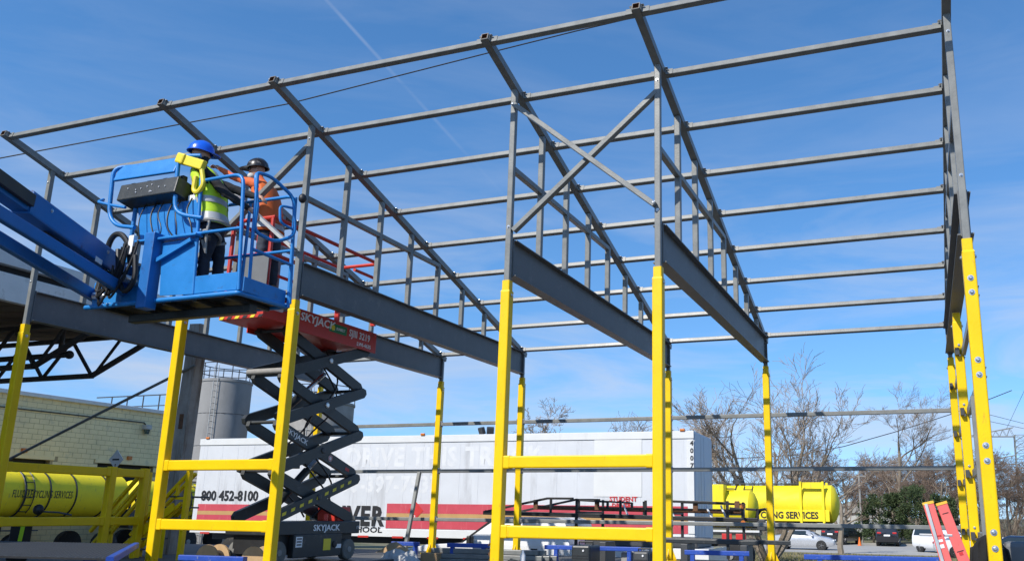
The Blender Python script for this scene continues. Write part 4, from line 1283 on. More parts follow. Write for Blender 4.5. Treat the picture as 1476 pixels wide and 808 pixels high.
def canopy():
    T = thing('loading_canopy', 'white edged roof canopy on dark steel trusses at the left edge', 'canopy')
    xe, y0, y1 = -10.5, -7.0, 4.4
    ym, ly = (y0 + y1) / 2, y1 - y0
    q = MB(); q.cbox((xe - 0.05, ym, 5.235), (0.16, ly, 0.25), 0.01); q.build('roof_edge', 'metal_trim', T)
    q = MB(); q.box((xe - 0.16, ym, 5.05), (0.10, ly - 0.1, 0.14)); q.build('dark_gap', 'dark_opening', T)
    q = MB(); q.cbox((xe - 0.06, ym, 4.72), (0.14, ly, 0.50), 0.01); q.build('fascia', 'roof_white', T)
    q = MB(); q.poly([(xe - 0.1, y0, 5.20), (xe - 0.1, y1, 5.20), (-22, y1, 5.75), (-22, y0, 5.75)], 0.14, (0, 0, 1)); q.build('roof', 'roof_white', T)
    for k in range(26):
        y = y0 + 0.22 + k * (ly - 0.4) / 25
        q = MB(); q.prof((xe - 0.14, y, 4.52), (-21.5, y, 4.9), [(-.2, -.02), (.2, -.02), (.2, .02), (-.2, .02)]); q.build('deck_board', 'deck_wood', T)
    for n_, yt in enumerate((4.0, 2.7, 0.6, -2.6)):
        zb_, ztp = 3.64, 4.46
        xl = -12.0
        tr = MB(); tr.bar((-21.5, yt, zb_), (xl, yt, zb_), 0.13, 0.10); ch = tr.build('truss_chord', 'truss_steel', T)
        tr = MB(); tr.bar((xl, yt, zb_), (xe - 0.14, yt, 4.24), 0.10, 0.09); tr.build('truss_end', 'truss_steel', ch)
        tr = MB(); tr.bar((-21.5, yt, ztp), (xe - 0.2, yt, ztp), 0.11, 0.09); tr.build('truss_chord', 'truss_steel', T)
        x = xl; k = 0
        while x > -20:
            tr = MB(); tr.bar((x, yt, zb_), (x - 0.75, yt, ztp), 0.06, 0.06); tr.build('truss_web', 'truss_steel', ch)
            tr = MB(); tr.bar((x - 0.75, yt, ztp), (x - 1.5, yt, zb_), 0.06, 0.06); tr.build('truss_web', 'truss_steel', ch)
            x -= 1.5
        tr = MB(); tr.bar((xl + 0.05, yt, zb_), (xl + 0.75, yt, ztp), 0.05, 0.05); tr.build('truss_web', 'truss_steel', ch)
    q = MB(); q.tube([(-21, 3.2, 3.95), (-11.75, 3.2, 3.95)], 0.06, 8); q.ball((-11.72, 3.2, 3.95), 0.09); q.tube([(-12.0, 3.2, 3.95), (-12.0, 3.2, 4.5)], 0.05, 8); q.build('pipe', 'truss_steel', T, True)
    # unseen block added left of the picture to shade the leftmost post and rails
    q = MB(); q.box((-16.0, -7.5, 4.3), (9.4, 11.8, 10.8)); q.build('shade_block', 'block', T)
    for y in (-6.5, -1.2):
        q = MB(); q.cbox((-11.0, y, 1.7), (0.3, 0.3, 5.5), 0.02); q.build('canopy_post', 'truss_steel', T)
    q = MB(); q.cbox((-18.5, 3.9, 1.4), (0.3, 0.3, 4.9), 0.02); q.build('canopy_post', 'truss_steel', T)
canopy()

pil = MB()
pil.prof((-9.50, 4.23, -1.0), (-9.27, 4.13, 4.62), [(-.165, -.14), (.165, -.14), (.165, .14), (-.165, .14)], up=(0, 1, 0), pts2=[(-.145, -.12), (.145, -.12), (.145, .12), (-.145, .12)])
PT = thing('pillar', 'thick weathered timber pillar behind the yellow stair at left', 'pillar')
pil.build('shaft', 'pillar_wood', PT)
q = MB(); q.cbox((-9.35, 4.17, 2.6), (0.10, 0.30, 0.30), 0.01); q.build('iron_plate', 'rust', PT)
q = MB(); q.tube([V(-14.4, 4.2, 1.90), V(-11.5, 3.9, 2.80), V(-9.15, 4.02, 3.74)], 0.03, 7)
tag(q.build('guy_rod', 'steel_grey'), 'long thin rod slanting down to the left from the timber pillar', 'rod')

def silo(name, label, c, r, h, m, group=None):
    T = thing(name, label, 'silo', (c[0], c[1], -1.2), group=group)
    q = MB(); q.lathe((0, 0, 0), (0, 0, 1), [(0, r), (h, r), (h + 0.01, r * 1.03), (h + 0.15, r * 1.03), (h + 0.2, r * 0.9), (h + 0.35, 0.2)], 48); q.build('shell', m, T, True)
    ring = lambda z, rr: [(rr * math.cos(2 * math.pi * k / 24), rr * math.sin(2 * math.pi * k / 24), z) for k in range(24)]
    for z in (h + 0.6, h + 1.1):
        q = MB(); q.tube(ring(z, r * 1.0), 0.03, 5, closed=True); q.build('top_rail', 'steel_dark', T, True)
    for k in range(10):
        a = 2 * math.pi * k / 10
        q = MB(); q.tube([(r * math.cos(a), r * math.sin(a), h + 0.1), (r * math.cos(a), r * math.sin(a), h + 1.12)], 0.03, 5); q.build('rail_post', 'steel_dark', T)
    for k in range(1, 5):
        q = MB(); q.tube(ring(h * k / 5, r * 1.004), 0.02, 4, closed=True); q.build('hoop', 'steel_dark', T)
    q = MB()
    for sx in (-.15, .15): q.tube([(r * .35 + sx, -r * .97, 0), (r * .35 + sx, -r * .97, h + 0.9)], 0.022, 5)
    for k in range(int(h / .35)): q.tube([(r * .35 - .15, -r * .97, .3 + .35 * k), (r * .35 + .15, -r * .97, .3 + .35 * k)], 0.015, 4)
    q.build('ladder', 'steel_pale', T)
    return T
silo('silo', 'pale concrete silo with railed top next to the timber pillar', (-33.85, 30.15), 1.42, 9.25, 'silo_concrete')
silo('silo', 'darker silo half hidden behind the raised scissor arms', (-29.5, 33.5), 1.9, 8.2, 'concrete')

# ================================================================== tank trucks
def tanker(name, label, loc, rz, ln, r, zc, text=None, tx=0.0, th=0.33, tsx=1.0, tz=-0.05, hoops=(), rollbar=None, sign=False, wheels=(.12, .34, .86), hose=True):
    T = thing(name, label, 'tank truck', loc, rz)
    q = MB(); q.lathe((0, 0, zc), (1, 0, 0), [(-.26, r * .15), (-.22, r * .5), (-.12, r * .84), (0, r), (ln, r), (ln + .12, r * .84), (ln + .22, r * .5), (ln + .26, r * .15)], 40)
    to = q.build('tank', 'tank_yellow', T, True)
    for hx_ in hoops:
        q = MB(); q.tube([(hx_, (r + .015) * math.cos(a * math.pi / 20), zc + (r + .015) * math.sin(a * math.pi / 20)) for a in range(40)], .028, 6, closed=True); q.build('tank_band', 'lift_dark', to, True)
    if text:
        def wrap(x, y, z):
            zz = tz + y
            return V(tx + x, -math.sqrt(max(.01, r * r - zz * zz)) - .004 - z, zc + zz)
        if sign:
            q = MB(); q.box((tx + 2.1, -r - 0.02, zc + tz + 0.12), (4.5, 0.02, th * 1.25)); q.build('sign_board', 'tank_yellow', T)
            text_mb(text, th, (tx, -r - 0.032, zc + tz), (1, 0, 0), (0, 0, 1), .006, .012, tsx).build('lettering', 'letter_black', T)
        else:
            text_mb(text, th, (0, 0, 0), (1, 0, 0), (0, 0, 1), .006, .001, tsx, 0.15, wrap=wrap, space=1.06).build('lettering', 'letter_black', to)
    # catwalk, manhole, ladder
    q = MB(); q.box((ln / 2, 0, zc + r + .05), (ln * .7, .5, .04)); q.build('catwalk', 'steel_dark', T)
    q = MB(); q.lathe((ln * .3, 0, zc + r + .06), (0, 0, 1), [(0, .25), (.12, .25), (.16, .2)], 16); q.build('manhole', 'steel_dark', T, True)
    q = MB()
    for dx in (0, .34): q.tube([(ln * .36 + dx, -(r + .05) * math.cos(a), zc + (r + .05) * math.sin(a)) for a in [R(-50 + 14 * k) for k in range(9)]], .018, 5)
    for k in range(6):
        a = R(-45 + 18 * k); q.tube([(ln * .36, -(r + .05) * math.cos(a), zc + (r + .05) * math.sin(a)), (ln * .36 + .34, -(r + .05) * math.cos(a), zc + (r + .05) * math.sin(a))], .014, 4)
    q.build('ladder', 'lift_dark', T)
    if rollbar:
        for k, xx in enumerate(rollbar):
            q = MB(); q.bar((xx, -r - .01, zc - r), (xx, -r - .01, zc + r + .12), .09, .12, up=(0, 1, 0)); q.build('guard_post', 'tank_yellow', T); q = MB(); q.bar((xx, r + .01, zc - r), (xx, r + .01, zc + r + .12), .09, .12, up=(0, 1, 0)); q.build('guard_post', 'tank_yellow', T)
        q = MB(); q.box(((rollbar[0] + rollbar[1]) / 2, -r + .02, zc + r - .02), (rollbar[1] - rollbar[0], .03, .22)); q.build('guard_panel', 'tank_yellow', T)
    # chassis, fenders, wheels
    q = MB(); q.box((ln / 2, 0, zc - r - .18), (ln + .6, .9, .18)); q.build('chassis', 'lift_dark', T)
    q = MB(); q.box((ln / 2, -.95, zc - r - .12), (ln + .9, .06, .07)); q.build('side_rail', 'trailer_clean', T)
    for x in [ln * q_ for q_ in wheels]:
        for sy in (-1, 1):
            w = MB(); w.lathe((x, sy * .78, .50), (0, sy, 0), [(0, .42), (.03, .5), (.25, .5), (.28, .44), (.28, .3)], 24); wo = w.build('wheel', 'rubber', T, True)
            w = MB(); w.lathe((x, sy * 1.05, .50), (0, sy, 0), [(0, .3), (-.06, .26), (-.06, .12), (.04, .1), (.05, .02)], 16); w.build('rim', 'strap_grey', wo, True)
    for x in (ln * .23,):
        q = MB(); q.box((x, -.9, 1.08), (ln * .42, .3, .04)); q.build('fender', 'steel_dark', T)
    # hose reel and fittings at the tail
    if hose: q = MB(); q.tube([(ln + .5 + .3 * math.cos(a * .7), -.4 + .04 * a, zc - .3 + .3 * math.sin(a * .7)) for a in range(18)], .045, 7); q.build('hose', 'hose', T, True)
    if hose: q = MB(); q.cbox((ln + .45, 0, zc - r + .1), (.3, 1.2, .4), .03); q.build('valve_box', 'steel_dark', T)
    return T
tanker('tank_truck', 'yellow tank truck lettered FLUID RECYCLING SERVICES in front of the cream block wall', (-24.9, 9.4, -1.0), math.pi / 2, 6.5, 0.80, 2.30,
       'FLUID RECYCLING SERVICES', 1.93, 0.36, 0.46, -0.13, hoops=(0.8, 2.4, 3.3, 4.3, 5.6))
tanker('tank_truck', 'second yellow tank truck mostly hidden behind the timber pillar', (-25.6, 17.3, -1.0), math.pi / 2, 6.5, 0.80, 2.15,
       'FLUID RECYCLING SERVICES', 0.1, 0.33, 0.50, -0.20, hoops=(2.4, 4.3))
tanker('tank_truck', 'yellow tank truck lettered RECYCLING SERVICES beyond the tall rear post at right', (-4.2, 26.7, -1.15), 0.0, 5.4, 0.74, 2.49,
       'FLUID RECYCLING SERVICES', 0.98, 0.36, 0.86, -0.57, hoops=(1.6, 3.0), rollbar=(4.25, 5.12), sign=True, wheels=(.03, .24), hose=False)
tb = tanker('tank_truck', 'rounded rear of a yellow tank truck just right of the white trailer', (-5.4, 22.6, -1.05), 0.0, 4.1, 0.66, 2.15, hoops=(1.0,))
q = MB(); q.cbox((2.95, -0.45, 2.55), (0.62, 0.6, 0.9), 0.03); q.build('tool_box', 'tank_yellow', tb)
for k, x in enumerate((3.4, 3.9)):
    q = MB(); q.cbox((x, -1.0, 1.18), (0.36, 0.05, 0.2), 0.01); q.build('plate', 'sign_red', tb)

# ================================================================== white box trailer
def trailer():
    T = thing('box_trailer', 'long weathered white box trailer with red and tan stripes and driver school lettering', 'trailer', (-17.515, 12.644, -1.0), math.atan2(0.827, 16.44))
    ln, W_, z0, z1 = 16.46, 2.55, 1.13, 4.10
    q = MB(); q.cbox((ln / 2, W_ / 2, (z0 + z1) / 2), (ln, W_, z1 - z0), 0.03); q.build('box', 'trailer_white', T)
    for k in range(27):
        x = 0.31 + k * 0.61
        q = MB(); q.box((x, -0.001, (z0 + z1) / 2 - 0.03), (0.014, 0.006, z1 - z0 - 0.4)); q.build('panel_seam', 'trailer_white', T)
    q = MB(); q.cbox((ln / 2, -0.012, z1 - 0.11), (ln, 0.03, 0.20), 0.006); q.build('top_rail', 'trailer_clean', T)
    q = MB(); q.cbox((ln / 2, -0.012, z0 + 0.11), (ln, 0.03, 0.22), 0.006); q.build('bottom_rail', 'trailer_clean', T)
    q = MB(); q.cbox((ln - 0.09, -0.012, (z0 + z1) / 2), (0.18, 0.03, z1 - z0 - 0.5), 0.006); q.build('corner_post', 'trailer_clean', T)
    for k in range(2):
        q = MB(); q.cbox((ln + 0.008, W_ * (.25 + .5 * k), (z0 + z1) / 2), (0.03, W_ / 2 - .06, z1 - z0 - .16), 0.006); q.build('door_panel', 'trailer_white', T)
    for (za, zb, m_) in ((1.81, 2.09, 'stripe_red'), (1.69, 1.81, 'stripe_tan'), (1.375, 1.69, 'stripe_red')):
        q = MB(); q.box(((7.13 + 16.27) / 2, -0.009, (za + zb) / 2), (16.27 - 7.13, 0.006, zb - za - .002)); q.build('stripe', m_, T)
    for (xa, xb) in ((0.2, 3.0),):
        for (za, zb, m_) in ((1.81, 2.02, 'stripe_red'), (1.69, 1.81, 'stripe_tan'), (1.375, 1.69, 'stripe_red')):
            q = MB(); q.box(((xa + xb) / 2, -0.009, (za + zb) / 2), (xb - xa, 0.006, zb - za - .002)); q.build('stripe', m_, T)
    q = MB(); q.box((14.31, -0.0095, 3.11), (1.38, 0.007, 1.56)); q.build('patch', 'trailer_clean', T)
    def tx(body, x, z, h, sx=1.0, m_='letter_black', bold=.01, al='LEFT', y=-0.0135, sh=0.0, nm='lettering', dp=.004, spc=1.0):
        return text_mb(body, h * 1.38, (x, y, z), (1, 0, 0), (0, 0, 1), dp, bold, sx, sh, al, space=spc).build(nm, m_, T)
    tx('DRIVE THIS TRUCK', 5.58, 3.20, 0.55, .93, 'ghost_letter', .03, y=-.0012, dp=.001, spc=1.08)
    tx('1-800-397-7537', 4.6, 2.43, 0.47, .93, 'ghost_letter', .025, y=-.0012, dp=.001, spc=1.08)
    tx('DRIVER', 7.02, 1.46, 0.56, .86, 'letter_black', .03, 'RIGHT', spc=1.15)
    tx('SCHOOL', 7.03, 1.245, 0.17, 1.35, 'letter_black', .006, 'RIGHT', y=-.029)
    tx('800 452-8100', 0.28, 2.14, 0.31, .92, 'letter_black', .012)
    tx('STUDENT', 14.08, 2.21, 0.13, 1.0, 'sign_red', .004, y=-.015)
    tx('DRIVER', 14.15, 2.04, 0.12, 1.0, 'sign_red', .004, y=-.015)
    for k, ch_ in enumerate('4007'):
        tx(ch_, 16.36, 3.70 - .2 * k, .13, 1.0, 'letter_black', .006, y=-.03)
    for k in range(14):
        q = MB(); q.box((0.6 + k * 1.16, -.03, 1.125), (.36, .008, .055)); q.build('reflector', 'reflector', T)
    q = MB(); q.poly([(8.10, -.014, 1.63), (8.36, -.014, 1.89), (8.10, -.014, 2.15), (7.84, -.014, 1.89)], .006, (0, -1, 0)); q.build('hazard_placard', 'sign_red', T)
    tx('3', 8.06, 1.69, .07, 1, 'letter_white', .003, y=-.022)
    for x in (16.15, 8.2, 0.3):
        q = MB(); q.cbox((x, -.03, z1 + .02), (.14, .06, .07), .015); q.build('marker_lamp', 'amber', T)
    q = MB(); q.ball((15.9, -.03, 1.26), (.11, .012, .08)); q.build('maker_badge', 'trailer_white', T)
    q = MB(); q.box((ln / 2, W_ / 2, z0 - .12), (ln - .4, 1.0, .2)); q.build('frame_rail', 'lift_dark', T)
    for x in (1.6, 2.9):
        for sy in (.25, W_ - .25):
            w = MB(); w.lathe((x, sy - .14, .52), (0, 1, 0), [(0, .3), (0, .46), (.03, .52), (.26, .52), (.28, .46)], 24); w.build('wheel', 'rubber', T, True)
    for y in (.5, W_ - .5):
        q = MB(); q.bar((13.4, y, .02), (13.4, y, z0 - .2), .12, up=(0, 1, 0)); q.build('landing_leg', 'lift_dark', T)
trailer()

fl_ = thing('flood_light', 'pair of square flood lights on a pole behind the white trailer', 'flood light', (-8.95, 16.3, -1.0))
q = MB(); q.tube([(0, 0, 0), (0, 0, 4.35)], .05, 8); q.build('pole', 'pole_grey', fl_)
for sx in (-.16, .16):
    q = MB(); q.cbox((sx, 0, 4.52), (.24, .14, .24), .02, (R(20), 0, R(30 * sx / .16))); q.build('lamp_head', 'steel_dark', fl_)

# ================================================================== pickup with pipe rack
def pickup():
    T = thing('pickup_truck', 'white pickup truck under a black pipe rack in front of the white trailer', 'pickup truck', (-2.2, 9.75, -1.0))
    # local x right, front of the truck at left
    prof = [(-4.75, .55), (-4.7, 1.02), (-4.2, 1.12), (-3.25, 1.18), (-2.45, 1.74), (-2.2, 1.78), (-1.0, 1.78), (-.72, 1.70), (-.55, 1.18), (2.6, 1.18), (2.6, .55)]
    wd = .92
    q = MB(); n = len(prof); vs = []
    for sy, k in ((-1, 1.0), (-1, .96), (1, .96), (1, 1.0)):
        pass
    secs = []
    for y, tp in ((-wd, .0), (-wd * .97, 1), (wd * .97, 1), (wd, .0)):
        ring_ = []
        for (x, z) in prof:
            zz = z if tp or z <= 1.2 else z
            yy = y * (1.0 if z <= 1.2 else .86)
            ring_.append((x, yy, zz if tp else zz - .02))
        secs.append(ring_)
    vs = [p for s_ in secs for p in s_]
    fs = [tuple(range(n)), tuple(range(3 * n, 4 * n))[::-1]]
    for i in range(3):
        for k in range(n):
            fs.append((i * n + k, i * n + (k + 1) % n, (i + 1) * n + (k + 1) % n, (i + 1) * n + k))
    q.add(vs, fs); q.build('body', 'car_white', T)
    def glass(pts, y):
        g_ = MB(); g_.poly([(x, y if z < 1.2 else y * .875, z) for x, z in pts], .006, (0, -1 if y < 0 else 1, 0)); g_.build('side_window', 'glass_green', T)
    for y in (-wd - .004, wd + .004):
        glass([(-3.05, 1.24), (-2.36, 1.68), (-1.85, 1.70), (-1.85, 1.24)], y)
        glass([(-1.76, 1.24), (-1.76, 1.70), (-1.05, 1.70), (-.80, 1.24)], y)
    g_ = MB(); g_.poly([(-3.18, -.74, 1.24), (-3.18, .74, 1.24), (-2.50, .68, 1.72), (-2.50, -.68, 1.72)], .01, (-.6, 0, .8)); g_.build('windscreen', 'glass_green', T)
    for (x0, z0_, x1, z1_) in ((-3.28, 1.19, -2.48, 1.75),):
        g_ = MB(); g_.bar((x0, -wd * .93, z0_), (x1, -wd * .85, z1_), .03, .05); g_.build('pillar_seal', 'black', T)
    for x in (-3.9, 1.5):
        for sy in (-1, 1):
            w = MB(); w.lathe((x, sy * .72, .38), (0, sy, 0), [(0, .34), (.03, .38), (.2, .38), (.23, .33), (.23, .22)], 22); wo = w.build('wheel', 'rubber', T, True)
            w = MB(); w.lathe((x, sy * .94, .38), (0, sy, 0), [(0, .22), (-.03, .2), (-.02, .03)], 16); w.build('rim', 'alloy', wo, True)
    q = MB(); q.cbox((-2.95, -1.08, 1.25), (.12, .18, .2), .03); q.build('wing_mirror', 'black', T)
    for x in (-1.4, -2.6):
        q = MB(); q.cbox((x, -wd - .012, 1.08), (.16, .02, .03), .006); q.build('door_handle', 'black', T)
    # rack
    K = 'black'
    for y in (-.85, .85):
        q = MB(); q.bar((-2.75, y, 1.865), (3.32, y, 1.78), .07, .085); r0 = q.build('rack_rail', K, T)
        q = MB(); q.bar((-2.75, y, 1.88), (-1.14, y, 2.20), .045, .05); q.bar((-1.14, y, 2.20), (-.5, y, 2.20), .045, .05); q.build('rack_slope', K, T)
        for x, zt in ((-1.05, 2.19), (-.42, 2.20)):
            q = MB(); q.bar((x, y, 1.83), (x, y, zt), .05, .05, up=(0, 1, 0)); q.build('rack_post', K, T)
        q = MB(); q.bar((-.5, y, 2.17), (.32, y, 2.13), .04, .04); q.bar((.32, y, 2.14), (.32, y, 1.98), .05, .05); q.build('rack_bar', K, T)
        for x in (.62, 1.20):
            q = MB(); q.bar((x, y, 1.81), (x, y, 2.17), .05, .05, up=(0, 1, 0)); q.build('rack_post', K, T)
        for x in (1.56, 3.0):
            q = MB(); q.bar((x, y, 1.0), (x, y, 2.17), .06, .06, up=(0, 1, 0)); q.build('rack_post', K, T)
        q = MB(); q.bar((1.56, y, 2.16), (3.05, y, 2.12), .05, .05); q.bar((3.05, y, 2.02), (3.32, y, 2.0), .05, .05); q.bar((3.32, y, 2.03), (3.32, y, 1.76), .05, .05); q.build('rack_bar', K, T)
        q = MB(); q.bar((-.42, y, 1.1), (-.42, y, 1.84), .06, .06, up=(0, 1, 0)); q.build('rack_post', K, T)
    for x in (-2.7, -.42, 1.56, 3.0):
        q = MB(); q.bar((x, -.85, 1.90), (x, .85, 1.90), .05, .05); q.build('rack_cross', K, T)
    for x in (-1.45, .05, 2.3, 3.2):
        q = MB(); q.cbox((x, -.80, 2.06), (.11, .03, .22), .01); q.build('pipe_bracket', 'rust', T)
    for (x, z) in ((3.32, 2.06), (3.32, 1.72)):
        q = MB(); q.lathe((x + .02, -.9, z), (0, -1, 0), [(0, .06), (.03, .05)], 12); q.build('marker_lamp', 'amber', T)
    q = MB(); q.cbox((1.0, 0, 1.28), (2.6, 1.3, .2), .03); q.build('bed_load', 'steel_dark', T)
pickup()
for k, (y, z, m_) in enumerate(((9.25, 1.00, 'rust'), (9.45, 1.0, 'steel_dark'))):
    q = MB(); q.tube([(-3.8 + .3 * k, y, z), (1.05, y, z - .05)], .05, 10)
    tag(q.build('pipe', m_, smooth=True), ('rusty brown steel pipe lying on the black truck rack' if k == 0 else 'dark steel pipe behind the rusty one on the truck rack'), 'pipe')
for k, x in enumerate((-1.6, -.55, .28, .6)):
    q = MB(); q.tube([(x, 9.19, 1.08), (x + .03, 9.17, 1.0), (x + .10, 9.16, .86), (x + .14, 9.17, .80)], .022, 6)
    tag(q.build('strap', 'vest_lime' if False else 'letter_white', smooth=True), ['pale tie strap nearest the left end of the truck rack', 'pale tie strap second from left on the truck rack', 'pale tie strap third from left on the truck rack', 'pale tie strap fourth from left on the truck rack'][k], 'strap', 'pale tie straps on the truck rack')

# ================================================================== yellow stair behind the left rails
def stair():
    T = thing('steel_stair', 'dull yellow steel stair with slanting handrails behind the left guard rails', 'stair', (-9.9, 2.75, 0.0))
    # rises to the right: local x 0..2.3
    def bar(nm, a, b_, w=.06, h=.06, m_='yellow'):
        q = MB(); q.bar(a, b_, w, h, up=(0, 0, 1) if abs(Vector(b_).z - Vector(a).z) < 5 * abs(Vector(b_).x - Vector(a).x) + 1e-3 else (0, 1, 0)); return q.build(nm, m_, T)
    sl = 1.0
    for y, o_ in ((0.0, 0.0), (0.55, -0.42)):
        bar('stringer', (0.75 + o_, y, .05), (2.0 + o_, y, 1.28 * .72), .05, .14)
        bar('hand_rail', (0.05 + o_, y, .45), (1.15 + o_, y, 1.52)); bar('mid_rail', (0.05 + o_, y, .12), (1.15 + o_, y, 1.20))
        bar('hand_rail', (1.0 + o_, y + .05, .40), (2.22 + o_, y + .05, 1.52)); bar('mid_rail', (1.3 + o_, y + .05, .20), (2.12 + o_, y + .05, .98))
        for x, h in ((.35, .75), (1.15, 1.55)):
            bar('rail_post', (x + o_, y, .0), (x + o_, y, h), .06, .06)
    for k in range(6):
        q = MB(); q.cbox((.85 + .22 * k, .375, .14 + .19 * k), (.24, .70, .03), .006); q.build('tread', 'steel_dark', T)
    bar('rail_post', (2.22, .05, 0), (2.22, .05, 1.55), .09, .09)
    bar('bracket', (1.98, .05, 1.06), (2.2, .05, 1.06), .05, .05); bar('bracket', (1.99, .05, 1.06), (1.99, .05, 1.32), .05, .05)
    q = MB(); q.cbox((1.72, .0, .32), (.30, .012, .60), .004); po = q.build('perforated_plate', 'yellow', T)
    for k in range(2):
        q = MB(); q.lathe((1.72, -.008, .18 + .26 * k), (0, -1, 0), [(0, .035), (.003, .035)], 12); q.build('hole', 'dark_opening', po)
stair()

# hazard placard, drum and striped gear behind the rails at far left
q = MB(); q.poly([(0, -.0, -.22), (.22, 0, 0), (0, 0, .22), (-.22, 0, 0)], .012, (0, 1, 0))
PL = thing('hazard_sign', 'white diamond placard above the short yellow posts', 'sign', (-12.6, 5.4, 1.95)); q.build('plate', 'letter_white', PL)
q = MB(); q.box((0, -.006, .0), (.20, .006, .035)); q.build('mark', 'letter_black', PL)
q = MB(); q.tube([(0, .02, -2.9), (0, .02, -.1)], .03, 6); q.build('post', 'steel_dark', PL)
def drum(x, y, label):
    T = thing('barrier_post', label, 'barrier post', (x, y, 0.0), group='black and lime barrier posts')
    q = MB(); q.cbox((0, 0, .30), (.34, .16, .60), .03); q.build('panel', 'black', T)
    q = MB(); q.poly([(.05, -.085, .05), (.14, -.085, .05), (.20, -.085, .58), (.10, -.085, .58)], .004, (0, -1, 0)); q.build('lime_band', 'vest_lime', T)
drum(-9.95, .95, 'dark barrier panel with a slanting lime band nearest the left edge')
drum(-9.62, 1.25, 'dark barrier panel with a lime band right of its twin')
HB = thing('round_fitting', 'round black fitting on an arm clamped on the lower left yellow rail', 'work light', (-8.45, .62, .78))
q = MB(); q.ball((0, 0, .06), (.09, .07, .085)); q.build('lamp_head', 'black', HB, True)  # plain black round head on a short arm, purpose not known
q = MB(); q.tube([(.05, .05, .03), (.2, .2, .02), (.3, .35, -.02)], .015, 6); q.build('arm', 'steel_dark', HB, True)

# diamond plate dock ramp at the bottom left
def plate():
    T = thing('dock_plate', 'grey diamond tread dock plate with a blue edge in the bottom left corner', 'dock plate')
    a, b_, c, d = V(-9.8, -.76, .40), V(-5.64, .02, .40), V(-2.9, -2.72, .40), V(-7.06, -3.5, .40)
    q = MB(); q.poly([a, b_, c, d], .02, (0, 0, -1)); q.build('deck', 'black', T)
    u_ = (b_ - a); w_ = (d - a)
    q = MB()
    rw, cl = 74, 84
    for i in range(rw):
        for j in range(cl):
            p = a + u_ * ((j + .5) / cl) + w_ * ((i + .5) / rw)
            t = (u_.normalized() + w_.normalized() * (1 if (i + j) % 2 else -1)).normalized() * .024
            s_ = Vector((-t.y, t.x, 0)) * .32
            q.add([p - t, p + s_, p + t, p - s_, p + V(0, 0, .006)], [(0, 1, 4), (1, 2, 4), (2, 3, 4), (3, 0, 4)])
    tag(q.build('tread', 'steel_dark', T), kind='stuff')
    q = MB(); q.bar(b_ + V(.012, .0, -.02), c + V(.012, 0, -.02), .07, .075); q.build('edge', 'stand_blue', T)
    for x, y, zb_ in ((-8.6, -.9, 0), (-6.0, -.4, 0), (-3.4, -2.5, -1.0), (-6.9, -3.2, -1.0)):
        q = MB(); q.bar((x, y, zb_), (x, y, .379), .08, up=(0, 1, 0)); q.build('leg', 'stand_blue', T)
plate()

# blue steel stands
def stand(label, a, b_, z=.35, t=.07):
    T = thing('work_stand', label, 'work stand', (a[0], a[1], 0.0), math.atan2(b_[1] - a[1], b_[0] - a[0]), 'blue steel work stands')
    ln = math.hypot(b_[0] - a[0], b_[1] - a[1])
    q = MB(); q.bar((0, 0, z - t / 2), (ln, 0, z - t / 2), t * 1.2, t); q.build('top_bar', 'stand_blue', T)
    for x in (ln * .12, ln * .88):
        q = MB(); q.bar((x, 0, .01), (x, 0, z - t), t, up=(0, 1, 0)); q.build('leg', 'stand_blue', T)
        q = MB(); q.cbox((x, 0, .006), (.10, .42, .012), .003); q.build('foot', 'stand_blue', T)
    return T
stand('low blue stand at far right below the parked cars', (3.03, 3.75), (4.85, 3.95))
stand('blue stand right of the tallest front post, half under the rack', (1.15, 4.15), (2.14, 4.25))
stand('long blue stand behind the black welding machine', (-1.45, 4.62), (.25, 4.72))
stand('blue stand carrying the grey tube stack below the pickup', (-3.2, 4.35), (-2.45, 4.45))
stand('blue stand behind the leaning grey tube', (-4.35, 4.35), (-3.85, 4.45))
stand('blue stand in front of the scissor lift wheels', (-4.45, -.32), (-3.45, -.25), .30)

# stacked grey tubes on the pad
k_ = 0
for row, (n_, z) in enumerate(((4, .05), (3, .135), (2, .22))):
    for k in range(n_):
        y = 4.25 + .11 * k + .05 * row
        q = MB(); q.bar((-3.75 + .12 * row + .05 * k, y, z), (-1.3 + .09 * k - .1 * row, y + .1, z), .08)
        tag(q.build('steel_tube', 'steel_grey'), ('grey tube in the %s layer of the stack on the pad, %s from the front' % (('bottom', 'middle', 'top')[row], ('first', 'second', 'third', 'fourth')[k])), 'steel tube', 'grey tubes stacked on the pad')
q = MB(); q.bar((-5.633, 6.75, .03), (-5.653, 7.17, 1.713), .075)
tag(q.build('steel_tube', 'steel_grey'), 'single grey tube leaning up against the rear girt', 'steel tube')
for k, (xa, xb, y, z) in enumerate(((-.9, 2.1, 5.2, .46), (-.3, 2.6, 5.32, .47))):
    q = MB(); q.bar((xa, y, z), (xb, y + .1, z - .02), .07)
    tag(q.build('steel_tube', 'lift_dark'), ('black tube lying across the blue stands, nearer one' if k == 0 else 'black tube lying across the blue stands, farther one'), 'steel tube')
for x in (-.55, .9, 1.9):
    q = MB(); q.cbox((x, 5.27, .205), (.12, .5, .41), .01)
    tag(q.build('support_block', 'steel_dark'), 'dark block under the black tubes ' + {-.55: 'at their left end', .9: 'at their middle', 1.9: 'at their right end'}[x], 'support block')

